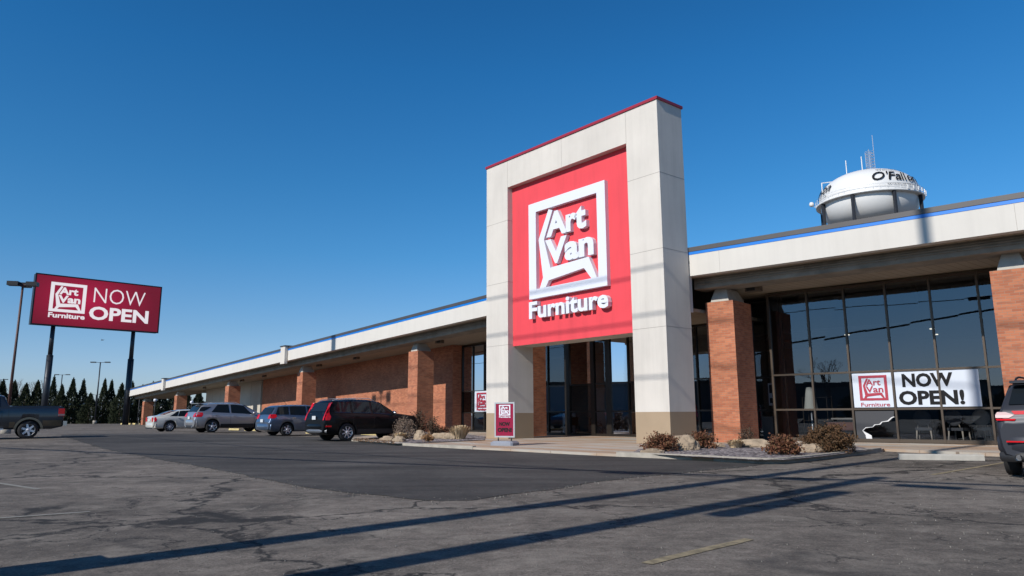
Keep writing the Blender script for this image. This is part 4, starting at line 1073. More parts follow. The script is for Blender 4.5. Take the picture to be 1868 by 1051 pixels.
black = dict(L=4.80, W=1.90, r=.375, ax=(-1.33, 1.53), paint=PN['black'], spokes=8, zb=.26, chrome=True, clad=True,
    top=[(-2.40, .80), (-2.38, 1.05), (-2.30, 1.16), (-2.06, 1.62), (-1.94, 1.70), (-1.0, 1.755), (-.1, 1.75), (.28, 1.68), (1.02, 1.24), (1.18, 1.16), (2.2, 1.04), (2.38, .82)],
    belt=[(-2.4, 1.16), (-1.3, 1.13), (0, 1.10), (1.2, 1.07), (2.4, .98)], ws=(.34, .98), rw=(-2.27, -2.08),
    win=[(-1.90, -1.16, -1.72, -1.16), (-1.06, -.16, -1.06, -.20), (-.06, .86, -.10, .32)], seams=(-1.06, -.04, 1.02), handles=(-.88, .14), mirror=.92, mmat=M['chrome'], hmat=PN['black'], rails=(-1.9, .1), extra=(ex_black,))
# --- charcoal SUV at the right edge
def ex_grey(t, sec, tp, bl, hwf, Lh):
    for sy in (-1, 1):
        side_patch(t, 'tail_light', sec, [(1.05, -Lh+.05, -Lh+.20), (1.09, -Lh+.06, -Lh+.30), (1.13, -Lh+.10, -Lh+.26)], M['lens'], sy)
        back_patch(t, 'tail_light', tp, Lh, hwf, sec, [(1.03, sy*.70, sy*.90), (1.08, sy*.62, sy*.90), (1.13, sy*.74, sy*.87)], M['lens'])
        back_patch(t, 'light_strip', tp, Lh, hwf, sec, [(.985, sy*.62, sy*.88), (1.015, sy*.60, sy*.90)], M['tail'], .025)
        back_patch(t, 'light_strip', tp, Lh, hwf, sec, [(1.09, sy*.0, sy*.62), (1.15, sy*.0, sy*.66)], M['tail'], .025)
        m_ = MB(); m_.tube((-Lh-.08, sy*.62, .36), (-Lh+.1, sy*.62, .36), .055, n=16, cap=False); m_.tube((-Lh-.02, sy*.62, .36), (-Lh, sy*.62, .36), .05, n=12); m_.build('exhaust', M['chrome'], t)
        m_ = MB(); m_.box(ID, -Lh-.075, -Lh-.03, sy*.55-.22, sy*.55+.22, .615, .64); m_.build('reflector', M['tail'], t)
    bumper(t, sec, Lh, hwf, .44, .74, PN['grey'], True, .06); bumper(t, sec, Lh, hwf, .28, .46, M['trim'], True, .05); bumper(t, sec, Lh, hwf, .3, .62, PN['grey'], False)
    m_ = MB(); m_.box(ID, -Lh-.045, -Lh-.01, -.5, .5, .80, .825); m_.build('tailgate_trim', M['chrome'], t)
    m_ = MB(); rows = [[(-2.12+.0, y, 1.60), (-1.72, y, 1.70)] for y in (-.62, -.3, .3, .62)]; m_.grid(rows)
    m_.box(ID, -2.10, -1.78, -.66, .66, 1.635, 1.68); m_.build('spoiler', PN['grey'], t); plate(t, -Lh-.04, 0, .60)
grey = dict(L=4.78, W=1.93, r=.375, ax=(-1.35, 1.50), paint=PN['grey'], spokes=5, zb=.28, clad=True,
    top=[(-2.39, .80), (-2.385, 1.00), (-2.36, 1.13), (-1.98, 1.56), (-1.75, 1.66), (-1.0, 1.725), (0, 1.74), (.45, 1.66), (1.25, 1.22), (1.4, 1.15), (2.2, 1.0), (2.37, .80)],
    belt=[(-2.39, 1.13), (-1.3, 1.14), (0, 1.08), (1.2, 1.04), (2.4, .95)], ws=(.5, 1.2), rw=(-2.26, -1.96),
    win=[(-1.9, -1.10, -1.62, -1.08), (-1.02, -.02, -1.02, -.06), (.06, 1.04, .02, .46)], seams=(-1.04, .02, 1.05), handles=(-.88, .2), mirror=.95, rails=(-1.7, .1), railmat=M['black'], extra=(ex_grey,))
H0 = radians(48)
def place(sp, name, label, cat, px, dep, head, sy=-1, wheel='r', grp=None):
    wx_, wy_ = dp(px, dep); ax_ = sp['ax'][0 if wheel == 'r' else 1]; yy = sy*(sp['W']/2-.1)
    f = (sin(head), cos(head)); l = (-cos(head), sin(head))
    x = wx_-f[0]*ax_-l[0]*yy; y = wy_-f[1]*ax_-l[1]*yy
    return car(name, label, cat, sp, (x, y, lot(x, y)), head, grp)
GR = 'cars parked nose in along the left wing'
place(sedan, 'parked_car', 'pearl white sedan, farthest of the cars parked by the brick piers', 'car', 311, 48.7, H0, grp=GR)
place(silver, 'parked_car', 'silver crossover with black lower trim parked between the white sedan and blue grey hatchback', 'car', 388, 43., H0, grp=GR)
place(blue, 'parked_car', 'blue grey hatchback parked between the silver crossover and black SUV', 'car', 524, 37.7, H0, grp=GR)
place(black, 'parked_car', 'black SUV with chrome window trim and tall red tail lights', 'car', 633, 31.8, H0, grp=GR)
place(grey, 'parked_car', 'charcoal grey SUV cut off by the right edge of the photo', 'car', 1834, 13.9, radians(40), sy=1)
# --- pickup truck
def pickup(label, px, dep, head):
    Lh, Wd, r = 2.92, 1.0, .39; xr, xf = -1.62, 2.06
    wx_, wy_ = dp(px, dep); f = (sin(head), cos(head)); l = (-cos(head), sin(head)); yy = (Wd-.1)
    x = wx_-f[0]*xr-l[0]*yy; y = wy_-f[1]*xr-l[1]*yy
    sp = dict(L=5.84, W=2.0, r=r, ax=(xr, xf), paint=PN['truck'], spokes=6, zb=.42, nose=.08, tailt=.02,
        top=[(-2.92, 1.20), (-2.9, 1.40), (-2.86, 1.42), (-.86, 1.42), (-.80, 1.44), (-.66, 1.86), (-.52, 1.90), (.6, 1.92), (.85, 1.86), (1.45, 1.30), (1.6, 1.26), (2.7, 1.18), (2.9, .95)],
        belt=[(-2.92, 1.38), (-.9, 1.38), (0, 1.28), (1.4, 1.22), (2.9, 1.1)], ws=(.92, 1.4), rw=(-.79, -.68),
        win=[(-.52, .02, -.46, .02), (.10, 1.16, .10, .80)], seams=(-.84, -.60, .06, 1.2), handles=(-.45, .2), mirror=1.05, mmat=M['trim'], hmat=M['trim'], clad=False)
    def ex(t, sec, tp, bl, hwf, Lh_):
        for sy in (-1, 1):
            m_ = MB(); m_.box(ID, -Lh-.02, -Lh+.22, *sorted((sy*(Wd-.16), sy*(Wd+.012))), .98, 1.32); m_.build('tail_light', M['tail'], t)
            m_ = MB(); m_.box(ID, -Lh-.025, -Lh+.225, *sorted((sy*(Wd-.155), sy*(Wd+.016))), 1.0, 1.08); m_.build('reverse_light', M['lens'], t)
            m_ = MB(); m_.box(ID, -.7, 1.3, *sorted((sy*(Wd-.08), sy*(Wd+.06))), .40, .46); m_.build('running_board', M['alloy'], t)
            # two tone lower body in tan
            side_patch(t, 'lower_panel', sec, [(.50, xr+.52, -.9), (.62, xr+.52, -.9), (.74, xr+.52, -.9)], M['truck_tan'], sy, .006)
            side_patch(t, 'lower_panel', sec, [(.56, -2.86, xr-.52), (.66, -2.86, xr-.52), (.80, -2.86, xr-.50)], M['truck_tan'], sy, .006)
            m_ = MB()
            rows = []
            for k in range(15):
                a = pi*.02+pi*.96*k/14; rr_ = r+.075
                rows.append([(xr+rr_*cos(a), sy*(Wd+.02), r+rr_*sin(a)), (xr+(rr_+.09)*cos(a), sy*(Wd+.018), r+(rr_+.09)*sin(a))])
            m_.grid(rows); m_.build('wheel_arch_trim', M['truck_tan'], t)
        m_ = MB(); m_.box(ID, -Lh-.16, -Lh-.01, -.92, .92, .56, .76); m_.build('bumper', M['chrome'], t)
        m_ = MB(); m_.box(ID, Lh-.05, Lh+.1, -.92, .92, .5, .75); m_.build('bumper', M['chrome'], t); plate(t, -Lh-.17, 0, .66)
        # bed opening rails
        m_ = MB(); m_.box(ID, -2.80, -.98, -.76, .76, 1.435, 1.447); m_.build('bed_cover', M['black'], t)
        m_ = MB(); m_.box(ID, xf-.5, xf+.5, -.7, .7, .3, .5); m_.box(ID, xr-.5, xr+.4, -.12, .12, .3, .5); m_.build('axle', M['black'], t)
    M['truck_tan'] = paint_mat('tan_lower_paint', (.13, .105, .07), .5, .35)
    sp['extra'] = (ex,)
    return car('pickup_truck', label, 'pickup truck', sp, (x, y, lot(x, y)), head)
pickup('slate grey pickup truck with tan lower body, cut by the left edge', 54, 33., radians(-127))

# ------------------------------------------------------------------ wheel stops
def wheel_stop(label, c, az_dir, Ls, mt, grp=None, h=.14):
    t = MB(); n = 1
    prof = [(-.09, 0), (-.075, h*.8), (-.05, h), (.05, h), (.075, h*.8), (.09, 0)]
    rows = [[(x, a, b) for a, b in prof] for x in (-Ls/2, -Ls/2+.03, Ls/2-.03, Ls/2)]
    t.grid(rows, 0, False); t.face(rows[0]); t.face(rows[-1])
    o = t.build('wheel_stop', mt); o.location = (c[0], c[1], lot(*c)+.002); o.rotation_euler = (0, 0, az_dir)
    return tag(o, label, 'wheel stop', grp)
a = gp(1637, 840); b = gp(1797, 839.5)
M['stopw'] = varied('white_concrete', (.44, .42, .38), .9, .12, 4., .3, 30)
p0 = gp(1640, 838.5); p1 = gp(1795, 840.5)
wheel_stop('pale concrete wheel stop in front of the shop window beside the charcoal SUV', ((p0[0]+p1[0])/2, (p0[1]+p1[1])/2), atan2(p1[1]-p0[1], p1[0]-p0[0]), hypot(p1[0]-p0[0], p1[1]-p0[1]), M['stopw'])
YG = 'yellow wheel stops along the left wing'
az2 = -AZ+radians(1.76)
for lb, px, py in (('yellow wheel stop under the nose of the black SUV', 678, 794.), ('yellow wheel stop between the black SUV and the blue grey hatchback', 575, 791.5),
          ('yellow wheel stop seen under the middle of the silver crossover', 428, 784.5), ('yellow wheel stop at the front wheel of the silver crossover', 458, 786.), ('yellow wheel stop beside the white sedan', 345, 779.5)):
    c = gp(px, py, .1); c = gp(px, py, lot(*c)); wheel_stop(lb, c, az2, 2.0, M['yellow'], YG)
for i, px in enumerate((224, 235, 246, 258)):
    p = gp(px, 774.6-.0*i); wheel_stop('yellow wheel stop in the far row before the last brick pier', p, az2, 1.9, M['yellow'], 'far yellow wheel stops by the last pier', .2)
#%%PLANTS
# ------------------------------------------------------------------ vegetation
def leaf_mat(name, cols, rough=.75):
    m = mat(name, cols[0], rough, 0, .25)
    g = N(m, 'ShaderNodeNewGeometry'); 
    n = N(m, 'ShaderNodeTexWhiteNoise', noise_dimensions='3D'); 
    oi = N(m, 'ShaderNodeNewGeometry')
    L(m, ramp(m, oi.outputs['Random Per Island'], [(k/(len(cols)-1) if len(cols) > 1 else 0, c) for k, c in enumerate(cols)]), bsdf(m).inputs['Base Color'])
    return m
M['ever'] = leaf_mat('evergreen_foliage', [(.016, .024, .012), (.035, .045, .020), (.05, .055, .028)])
M['shrubred'] = leaf_mat('barberry_leaves', [(.06, .022, .012), (.13, .048, .026), (.19, .085, .045), (.085, .055, .022)])
M['shrubolive'] = leaf_mat('olive_brown_leaves', [(.045, .028, .014), (.095, .052, .025), (.13, .066, .032), (.06, .042, .018)])
M['shrubdark'] = leaf_mat('dark_dry_leaves', [(.05, .03, .02), (.11, .07, .045), (.08, .05, .035)])
M['straw'] = leaf_mat('dry_straw', [(.50, .38, .23), (.62, .48, .31), (.40, .29, .17)])
M['twig'] = mat('twig', (.10, .075, .055), .9)
M['bark'] = varied('bark', (.12, .09, .07), .9, .2, 5.)
def evergreen_mesh(seed, h=6.6, w=1.0, n=5200):
    rnd = random.Random(seed); fol = MB()
    for k in range(n):
        u_ = rnd.random()**1.05; z = h*u_
        # irregular column narrowing to a wispy tip, made of ascending sprays
        a = rnd.uniform(0, 2*pi)
        lump = .75+.38*noise.noise(Vector((cos(a)*1.6+seed*3, sin(a)*1.6, z*1.1)))+.2*noise.noise(Vector((cos(a)*4, sin(a)*4+seed, z*3)))
        q_ = max(0, (z-h*.42)/(h*.58)); env = w*1.12*(1-q_**1.15)*(1-.5*q_)+.04
        lump = .45+.66*lump+.55*noise.noise(Vector((cos(a)*2.2+seed, sin(a)*2.2, z*2.1)))
        r = env*lump*rnd.uniform(.45, 1.05)**.5
        p = Vector((r*cos(a), r*sin(a), z))
        L_ = rnd.uniform(.14, .34); d = Vector((cos(a)*.6, sin(a)*.6, 1.1))+Vector((rnd.uniform(-.4, .4), rnd.uniform(-.4, .4), rnd.uniform(-.3, .3))); d.normalize()
        sd_ = d.cross(Vector((rnd.uniform(-1, 1), rnd.uniform(-1, 1), .2))).normalized()*rnd.uniform(.03, .075)
        fol.face([p-sd_, p+sd_, p+d*L_+sd_*.3, p+d*L_*1.15]); 
    for k in range(420):
        z = h*rnd.uniform(.86, 1.07); r = .16*max(.1, (1.10*h-z)/(.24*h)); a = rnd.uniform(0, 6.28); p = Vector((r*cos(a), r*sin(a), z-.1)); d = Vector((cos(a)*.35, sin(a)*.35, 1)).normalized()*rnd.uniform(.12, .3); q = Vector((-sin(a), cos(a), 0))*.03
        fol.face([p-q, p+q, p+d])
    return fol
variants = []
def make_evergreen(label, x, y, h, w, var, rz):
    t = empty('evergreen_tree', label, 'tree', (x, y, 0), rz, 'row of dark columnar evergreens behind the lot')
    if len(variants) <= var:
        c = evergreen_mesh(11+var).build('crown', M['ever'], t)
        m_ = MB(); m_.tube((0, 0, -.05), (0, 0, 5.2), .11, .03, 8); tr = m_.build('trunk', M['bark'], t)
        variants.append((c, tr))
    else:
        for o in variants[var]:
            c = o.copy(); COL.objects.link(c); c.parent = t
    t.scale = (w, w, h/6.6)
    return t
trees = [(-12, 700, 1.05), (5, 697, 1.), (26.5, 698, 1.1), (48, 703, 1.05), (69, 698, 1.), (98, 690, .85), (114, 705, .8), (133.6, 694, 1.), (153, 696, .9), (168, 720, .95), (192, 695, .9), (204.7, 697, .8), (224, 703, .95), (243, 700, .95), (262, 706, .9), (281, 700, .9), (300, 708, .95), (322, 703, .9), (345, 712, .95), (366, 708, .9)]
names_ = ['evergreen half cut by the left picture edge', 'evergreen just left of the rusty lamp post', 'evergreen above the pickup cab, right of the rusty lamp post', 'evergreen above the pickup bed, right of the cab', 'evergreen left of the left billboard post', 'tall thin tipped evergreen right of the left billboard post',
    'narrow evergreen below the smaller twin arm lamp', 'broad evergreen with a high tip between the billboard posts', 'evergreen left of the shortest tree in the row', 'shortest flat topped evergreen between the billboard posts', 'evergreen directly right of the slim lamp pole', 'slender evergreen left of the gap before the right billboard post', 'evergreen left of the right billboard post',
    'evergreen right of the right billboard post under the canopy corner', 'evergreen behind the last brick pier', 'evergreen seen under the canopy between globe lights', 'evergreen behind the rear pier', 'evergreen behind the second last brick pier', 'dark evergreen above the gap between sedan and crossover', 'last evergreen beside the cream wall']
for i, ((px, yt, w), nm_) in enumerate(zip(trees, names_)):
    dep = 122+(i % 3)*1.2; x, y = dp(px-6, dep); h = EYE+(761.3-.0045*px-yt)/1337.*dep*.97; w *= 1.2+.14*sin(i*2.3)
    make_evergreen(nm_, x, y, h, w, i % 4, i*1.3)
# bare tree builder
def bare_tree(label, x, y, h, seed, spread=.5):
    t = empty('bare_tree', label, 'tree', (x, y, 0), 0, 'leafless trees beyond the lot'); rnd = random.Random(seed)
    tr = MB(); br = MB()
    def grow(p, d, L_, r, lv, mbx):
        q = p+d*L_; mbx.tube(p, q, r, r*.7, 5 if lv else 8, cap=False)
        if lv >= 6: return
        for k in range(2 if lv else 4):
            nd = (d+Vector((rnd.uniform(-1, 1), rnd.uniform(-1, 1), rnd.uniform(-.2, .6)))*spread*1.2).normalized(); grow(q, nd, L_*rnd.uniform(.62, .85), r*.62, lv+1, br)
    grow(Vector((0, 0, 0)), Vector((0, 0, 1)), h*.26, h*.022, 0, tr)
    tr.build('trunk', M['bark'], t); br.build('crown', mat('grey_twigs', (.17, .13, .12), .9), t); return t
for lb, px, dep, h, sd_ in (('bare tree behind the rusty lamp post', 22, 150, 9.5, 1), ('bare tree with a rounded purple grey crown left of the left billboard post', 62, 165, 10.5, 2), ('bare tree behind the evergreens above the pickup bed', 40, 158, 9., 3)):
    x, y = dp(px, dep); bare_tree(lb, x, y, h, sd_)
# pale low building and parked van beyond the trees
x, y = dp(120, 210)
t = empty('distant_building', 'long pale low building glimpsed through gaps between the evergreens', 'building', (x, y, 0), radians(30))
m_ = MB(); m_.box(ID, -75, 75, 0, 20, 0, 5.2); m_.build('wall', varied('pale_wall', (.55, .55, .56), .8, .1, .1), t)
m_ = MB(); m_.box(ID, -75.3, 75.3, -.3, 20.3, 5.2, 5.6); m_.build('roof', M['coping'], t)
for k in range(12):
    m_ = MB(); m_.box(ID, -66+11*k, -60+11*k, -.06, 0, 1, 3.2); m_.build('window', M['carglass'], t)
# cream building seen under the canopy
x, y = LW(84, 22)[:2]
t = empty('cream_building', 'cream flat roofed building glimpsed under the far canopy', 'building', (x, y, 0), -AZ)
m_ = MB(); m_.box(ID, -8, 8.5, 0, 12, 0, 5.0); m_.build('wall', M['creamwall'], t)
m_ = MB(); m_.box(ID, -8.2, 8.7, -.2, 12.2, 5., 5.25); m_.build('roof', M['fascia'], t)
m_ = MB(); m_.box(ID, -8.05, 8.55, -.05, 0, 0, 3.1); m_.build('dark_glazing', M['carglass'], t)
# shrubs
def shrub(label, c, w, h, mt, n, seed, leaf=(.035, .07), grp=None, spiky=0.3, z0=.10, density_core=.55, flat=1.):
    rnd = random.Random(seed); t = empty('shrub', label, 'shrub', (c[0], c[1], z0), rnd.uniform(0, 6), grp)
    tw_ = MB(); fo = MB(); stems = []
    for k in range(26):
        a = rnd.uniform(0, 2*pi); e = rnd.uniform(.25, 1.35); d = Vector((cos(a)*cos(e)*w, sin(a)*cos(e)*w, sin(e)*h))*rnd.uniform(.8, 1.08)
        tw_.tube((0, 0, 0), d*.5+Vector((0, 0, .03)), .012, .008, 4, cap=False); tw_.tube(d*.5+Vector((0, 0, .03)), d, .008, .003, 4, cap=False); stems.append(d)
    tw_.build('stems', M['twig'], t)
    for k in range(n):
        if rnd.random() < .72:
            d = rnd.choice(stems)*rnd.uniform(.35, 1.04+spiky*.1); p = d+Vector((rnd.gauss(0, .09*w), rnd.gauss(0, .09*w), rnd.gauss(0, .06*h)))
        else:
            a = rnd.uniform(0, 2*pi); e = rnd.uniform(0, pi/2); q = rnd.uniform(density_core, 1)**.5
            lm = .85+.3*noise.noise(Vector((cos(a)*2+seed, sin(a)*2, e*2)))
            p = Vector((cos(a)*cos(e)*w*q*lm, sin(a)*cos(e)*w*q*lm, sin(e)*h*q*lm))
        if p.z < .01: p.z = rnd.uniform(.01, .1)
        L_ = rnd.uniform(*leaf); d = Vector((rnd.gauss(0, 1), rnd.gauss(0, 1), rnd.gauss(.5, .8))).normalized(); s_ = d.cross(Vector((rnd.gauss(0, 1), rnd.gauss(0, 1), rnd.gauss(0, 1)))).normalized()*L_*.38
        fo.face([p-s_*.4, p+d*L_*.5-s_, p+d*L_, p+d*L_*.5+s_])
    fo.build('foliage', mt, t); return t
def tuft(label, c, w, h, n, seed, mt=None):
    rnd = random.Random(seed); o_ = MB()
    for k in range(n):
        a = rnd.uniform(0, 2*pi); r0 = rnd.uniform(0, w*.35); e = rnd.uniform(.7, 1.55); L_ = h*rnd.uniform(.5, 1.15)
        b = Vector((cos(a)*r0, sin(a)*r0, 0)); d = Vector((cos(a)*cos(e), sin(a)*cos(e), sin(e)+.2)).normalized(); m1 = b+d*L_*.55; m2 = m1+Vector((d.x, d.y, d.z*.2-.15))*L_*.5*w/h
        s_ = Vector((-sin(a), cos(a), 0))*rnd.uniform(.008, .017)
        o_.face([b-s_, b+s_, m1+s_, m1-s_]); o_.face([m1-s_, m1+s_, m2])
    o = o_.build('grass_tuft', mt or M['straw']); o.location = (c[0], c[1], .10); return tag(o, label, 'ornamental grass')
def rock(label, c, sx, sy, sz, seed, rz=0):
    bm = bmesh.new(); bmesh.ops.create_icosphere(bm, subdivisions=4, radius=1)
    for v in bm.verts:
        p = v.co.copy(); q = Vector((round(p.x*2.2)/2.2, round(p.y*2.2)/2.2, round(p.z*2.)/2.)); v.co = p.lerp(q, .38)
        k = 1+.22*noise.noise(p*1.3+Vector((seed*5, 0, 0)))+.07*noise.noise(p*4+Vector((seed, 0, 0))); v.co *= k; v.co.x *= sx; v.co.y *= sy; v.co.z *= sz
    me = bpy.data.meshes.new('boulder'); bm.to_mesh(me); bm.free(); me.materials.append(M['rock'])
    o = bpy.data.objects.new('boulder', me); COL.objects.link(o); o.location = (c[0], c[1], .08+sz*.22); o.rotation_euler = (0, 0, rz)
    return tag(o, label, 'boulder')
Z = .10
def g2(x, y): return gp(x, y, Z)
shrub('reddish brown barberry shrub at the corner of the right tower leg', g2(1207, 823), .58, .50, M['shrubred'], 2600, 1)
shrub('reddish barberry shrub between the tower and the brick pier', g2(1281, 818), .58, .48, M['shrubred'], 2600, 2)
shrub('round dark red barberry shrub right of the brick pier', g2(1430, 829.5), .54, .46, M['shrubred'], 3000, 3)
shrub('largest bushy olive brown shrub in front of the shop window', g2(1512, 824.5), .80, .70, M['shrubolive'], 9000, 4, (.03, .065), spiky=.1, density_core=.75)
shrub('small thin brown shrub at the foot of the brick pier side', g2(1365, 810), .35, .62, M['shrubdark'], 500, 5)
tuft('low straw coloured grass clump at the foot of the brick pier', g2(1342, 817), .45, .38, 800, 6)
rock('angular pale boulder behind the barberry at the tower corner', g2(1246, 821), .46, .28, .36, 1, -.5)
rock('small white boulder in front of the barberry at the tower corner', g2(1190, 826.5), .32, .18, .12, 2)
rock('long low pale boulder behind the gravel beside the brick pier', g2(1375, 816), .62, .25, .22, 3, -.6)
rock('rounded tan boulder between the two right hand shrubs', g2(1481, 825.5), .34, .22, .20, 4)
rock('small pale stone left of the straw grass clump', g2(1308, 815.5), .25, .15, .12, 5)
# left bed
shrub('tall dark dry shrub against the side of the brick pier', g2(763, 797), .48, 1.25, M['shrubdark'], 2200, 7, (.04, .08), spiky=.8)
shrub('second tall dark shrub right of the brick pier', g2(790, 797.5), .42, .92, M['shrubdark'], 1200, 8, (.04, .08), spiky=.8)
shrub('pale twiggy shrub behind the boulders in the left bed', g2(742, 801), .62, .95, leaf_mat('pale_twigs', [(.20, .15, .11), (.28, .21, .16), (.14, .10, .08)]), 3200, 9, (.03, .06))
shrub('small rusty shrub by the wheel stop at the end of the left bed', g2(704, 797), .42, .42, M['shrubred'], 1200, 10)
shrub('low rusty shrub at the wall right of the brick pier', g2(805, 795.5), .62, .45, M['shrubred'], 1500, 11)
shrub('small orange brown shrub in front of the left bed boulders', g2(781, 806), .26, .36, leaf_mat('orange_leaves', [(.22, .12, .06), (.30, .17, .08)]), 700, 12)
tuft('straw coloured ornamental grass clump beside the left tower leg', g2(838, 801), .7, .95, 900, 13)
tuft('pale grass clump beside the boulders in the left bed', g2(729, 805), .5, .55, 800, 14)
for i, (lb, px, py, a_, b_, c_) in enumerate((('flat tan boulder at the tip of the left bed', 708, 804, .42, .25, .17), ('split pale boulder left of the twiggy shrub', 728, 806, .30, .22, .2), ('knobbly grey boulder in the middle of the left bed', 767, 802, .33, .25, .33),
        ('long pale boulder by the wall in the left bed', 806, 800, .75, .28, .22), ('squarish boulder left of the straw grass by the tower', 822, 801, .36, .25, .24))):
    rock(lb, g2(px, py), a_, b_, c_, 20+i, -.7)
# dry ground cover at the tip of the left bed
rnd = random.Random(5); o_ = MB()
for k in range(800):
    u_ = rnd.random(); px = 645+75*u_; p = gp(px, 804.5+rnd.uniform(-3.5, 1.+5.*u_), .1)
    a = rnd.uniform(0, 2*pi); s_ = rnd.uniform(.01, .03); o_.face([(p[0]-s_*cos(a), p[1]-s_*sin(a), .11), (p[0]+s_*cos(a), p[1]+s_*sin(a), .115), (p[0]+s_*sin(a)*.8, p[1]+s_*cos(a), .11+rnd.uniform(.01, .06))])
tag(o_.build('ground_cover', leaf_mat('dry_litter', [(.16, .09, .05), (.24, .15, .09), (.10, .07, .04)])), 'dry brown leaf litter at the tip of the left planting bed', 'leaf litter', kind='stuff')
# scattered grit on the asphalt
rnd = random.Random(9); o_ = MB()
for k in range(2200):
    x = rnd.uniform(-7, 10); y = rnd.uniform(5, 20)
    s_ = rnd.uniform(.002, .007); z = lot(x, y)+.004
    p = [(x+s_*cos(q)*rnd.uniform(.7, 1.2), y+s_*sin(q)*rnd.uniform(.7, 1.2)) for q in (0, 1.6, 3.1, 4.7)]
    o_.face([(a, b, z+s_*.6) for a, b in p]); 
    for i in range(4): a = p[i]; b = p[(i+1) % 4]; o_.face([(a[0], a[1], z-.01), (b[0], b[1], z-.01), (b[0], b[1], z+s_*.6), (a[0], a[1], z+s_*.6)])
tag(o_.build('loose_grit', varied('grit', (.26, .24, .21), .9, .5, 30.)), 'loose pale grit scattered over the asphalt', 'grit', kind='stuff')

#%%OFFSCREEN
# ------------------------------------------------------------------ things just outside the frame that cast the shadows in it
SD = (sin(SUN_AZ), cos(SUN_AZ)); TE = tan(SUN_EL)
def upole(name, label, base, H, r=.2, cat='utility pole'):
    t = empty(name, label, cat, (base[0], base[1], 0)); m_ = MB(); m_.tube((0, 0, 0), (0, 0, H), r, r*.85, 12); m_.build('pole', mat('pole_wood', (.11, .08, .06), .9), t); return t
b2_ = gp(1200, 942); tip = (b2_[0]+SD[0]*6.9, b2_[1]+SD[1]*6.9); b2_ = (b2_[0]-SD[0]*10.4, b2_[1]-SD[1]*10.4)
H2 = hypot(tip[0]-b2_[0], tip[1]-b2_[1])*TE
p2 = upole('utility_pole', 'brown wooden utility pole standing beside the photographer', b2_, H2, .21)
m_ = MB(); m_.tube((.34, -.30, H2-4.2), (.34, -.30, H2-2.0), .2, .2, 14); m_.build('transformer', M['alloy'], p2)
q1 = gp(1300, 881); b1_ = (q1[0]-SD[0]*15.7, q1[1]-SD[1]*15.7)
p1_ = upole('sign_mast', 'very tall plain mast standing left of the photographer', b1_, 27.5, .2, 'mast')
def wire(label, px_list, h, r, boxes=()):
    P = []
    for x, y in px_list:
        g = gp(x, y); k = h/TE; P.append(Vector((g[0]-SD[0]*k, g[1]-SD[1]*k, h)))
    P = [P[0]+(P[0]-P[1])*6]+P+[P[-1]+(P[-1]-P[-2])*14]
    m_ = MB()
    for a, b in zip(P, P[1:]): m_.tube(a, b, r, n=6, cap=False)
    o = m_.build('overhead_cable', M['black']); tag(o, label, 'cable')
    for i, (x0, y0, x1, y1, rr_) in enumerate(boxes):
        g0_, g1_ = gp(x0, y0), gp(x1, y1); k = h/TE
        m_ = MB(); m_.tube((g0_[0]-SD[0]*k, g0_[1]-SD[1]*k, h-.06), (g1_[0]-SD[0]*k, g1_[1]-SD[1]*k, h-.06), rr_, n=10); m_.build('splice_case', M['black'], o)
wire('thin overhead cable with dark splice cases outside the frame', [(225, 802), (700, 833), (1087, 860), (1307, 870), (1504, 876), (1629, 883), (1868, 898)], 9., .03, [(1106, 861.5, 1192, 865, .13), (1636, 884, 1765, 891, .15), (1418, 872, 1500, 876, .12)])
# cable mirrored in the shop glass
gA, gB = Vector(RW(0, 4.)), Vector(RW(1, 4.)); ge = (gB-gA).normalized(); gn = Vector((-ge.y, ge.x, 0))
def mirrored(x, y, dist):
    p = Vector((0, 0, EYE))+ray(x, y).normalized()*dist; return p-gn*2*((p-gA).dot(gn))
for (xa, ya, xb, yb, hh) in ((1440, 628, 1830, 560, 62.),):
    pa, pb = mirrored(xa, ya, hh), mirrored(xb, yb, hh*.93); m_ = MB(); dd = pb-pa
    m_.tube(pa-dd*2.2, pb+dd*1.5, .07, n=6, cap=False); tag(m_.build('overhead_cable', M['black']), 'thick overhead cable across the road, mirrored in the shop glass', 'cable'); print('cable', pa, pb)
# tall twin head mast off to the left whose shadow falls on the left wing
mt_b = ((-9.85)-SD[0]*29, 55.57-SD[1]*29)
t = empty('floodlight_mast', 'very tall floodlight mast left of the photographed lot', 'light mast', (mt_b[0], mt_b[1], 0))
hs = 2.98+29*TE
m_ = MB(); m_.tube((0, 0, 0), (0, 0, hs), .07, n=8); m_.build('pole', M['rust'], t)
px2 = (cos(SUN_AZ), -sin(SUN_AZ))
fr = lambda a, b, z: (px2[0]*a, px2[1]*a, z)
m_ = MB(); m_.box(lambda a, b, z: (px2[0]*a-px2[1]*b, px2[1]*a+px2[0]*b, z), -1.1, 1.1, -.04, .04, hs-.62, hs-.50); m_.build('cross_arm', M['rust'], t)
for sx in (-1, 1):
    m_ = MB(); m_.box(lambda a, b, z: (px2[0]*a-px2[1]*b, px2[1]*a+px2[0]*b, z), sx*1.12-.34, sx*1.12+.34, -.12, .12, hs-.98, hs-.28); m_.build('lamp_head', M['black'], t)
m_ = MB(); m_.tube((0, 0, hs-.08), (0, 0, hs+2.6), .36, n=12); m_.build('mast_head', M['alloy'], t)
# short post at lower left
g0_ = gp(168, 1020); bb = (g0_[0]-SD[0]*1.72, g0_[1]-SD[1]*1.72)
m_ = MB(); m_.box(ID, -.14, .14, -.14, .14, 0, 1.12); o = m_.build('bollard', M['kerb']); o.location = (bb[0], bb[1], 0); o.rotation_euler = (0, 0, -SUN_AZ); tag(o, 'square concrete bollard near the photographer on the left', 'bollard')
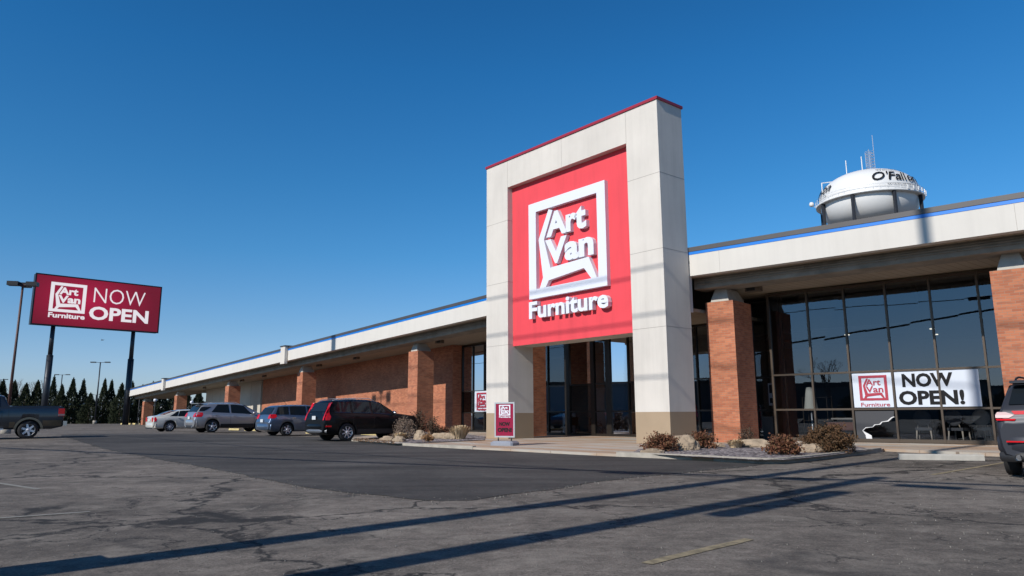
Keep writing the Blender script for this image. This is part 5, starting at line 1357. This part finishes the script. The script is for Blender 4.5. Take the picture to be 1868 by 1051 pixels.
# across the road, mirrored in the shop glass
t = empty('roadside_building', 'long flat roofed building across the road behind the photographer', 'building', (-72, -52, 0), radians(-52))
m_ = MB(); m_.box(ID, -60, 60, -12, 0, 0, 5.5); m_.build('wall', mat('roadside_wall', (.22, .21, .20), .9), t)
m_ = MB(); m_.box(ID, -60.3, 60.3, -12.3, .3, 5.5, 5.9); m_.build('roof', M['coping'], t)
for i in range(9):
    az_ = radians(222+7.5*i); dd = 58+7*sin(i*2.1); x, y = dd*sin(az_), dd*cos(az_)
    if i % 2: bare_tree('bare tree across the road behind the photographer', x, y, 8.5+1.5*sin(i*1.7), 40+i, .55)
    else: make_evergreen('dense evergreen across the road behind the photographer', x, y, 5.5+.8*sin(i*3.), 2.2, i % 4, i)
t = empty('warehouse', 'low dark warehouse beyond the road left of the photographer', 'building', (-88, 8, 0), radians(-95))
m_ = MB(); m_.box(ID, -48, 48, -14, 0, 0, 6.2); m_.build('wall', mat('warehouse_wall', (.10, .10, .10), .9), t)
m_ = MB(); m_.box(ID, -48.3, 48.3, -14.3, .3, 6.2, 6.6); m_.build('roof', M['coping'], t)
for k, (z_, d_) in enumerate(((6.5, 20.), (4.75, 20.7), (2.45, 21.4))):
    b_ = TW(0, 0); hh = z_+d_*TE; bx, by = b_[0]-SD[0]*d_, b_[1]-SD[1]*d_
    m_ = MB(); m_.tube((bx-uX*160, by-uY*160, hh), (bx+uX*60, by+uY*60, hh), .035, n=6, cap=False)
    tag(m_.build('overhead_cable', M['black']), 'high cable strung parallel to the store front above the photographer', 'cable', 'high cables above the photographer')
x, y = -44, -36
lamp('twin arm lamp across the road mirrored in the shop glass', x, y, 9., (0, pi), .8, M['steel'], .12, (.8, .45, .2), .6)
# a bird in the sky
d = ray(187, 620.5); p = d*(90/d.y); 
m_ = MB(); m_.face([(-.16, 0, 0), (.16, 0, 0), (.2, .04, .06)]); m_.face([(0, -.05, 0), (.10, -.05, 0), (.02, -.40, .14)]); m_.face([(0, .05, 0), (.10, .05, 0), (.02, .38, .14)]); m_.tube((-.16, 0, 0), (.16, 0, 0), .05, .03, 6)
o = m_.build('bird', M['black']); o.location = (p.x, p.y, EYE+p.z); tag(o, 'tiny dark bird flying in the sky below the billboard', 'bird')
# crumbs of gravel along the ragged edge of the fresh asphalt
rnd = random.Random(21); o_ = MB()
for (a, b) in zip(low, low[1:]):
    n = int(hypot(b[0]-a[0], b[1]-a[1])*26)
    for k in range(n):
        t_ = rnd.random(); w_ = rnd.gauss(0, .16); x = a[0]+(b[0]-a[0])*t_; y = a[1]+(b[1]-a[1])*t_-.05+w_; z = lot(x, y)+.005; s_ = rnd.uniform(.004, .010)
        c_ = [(x+s_*cos(q)*rnd.uniform(.7, 1.2), y+s_*sin(q)*rnd.uniform(.7, 1.2)) for q in (0, 1.6, 3.1, 4.7)]
        o_.face([(q[0], q[1], z+s_*.7) for q in c_])
        for i in range(4): p = c_[i]; q = c_[(i+1) % 4]; o_.face([(p[0], p[1], z-.01), (q[0], q[1], z-.01), (q[0], q[1], z+s_*.7), (p[0], p[1], z+s_*.7)])
tag(o_.build('loose_grit', leaf_mat('edge_grit', [(.05, .05, .048), (.20, .18, .16), (.30, .28, .24)])), 'grit crumbled along the edge of the fresh asphalt', 'grit', kind='stuff')
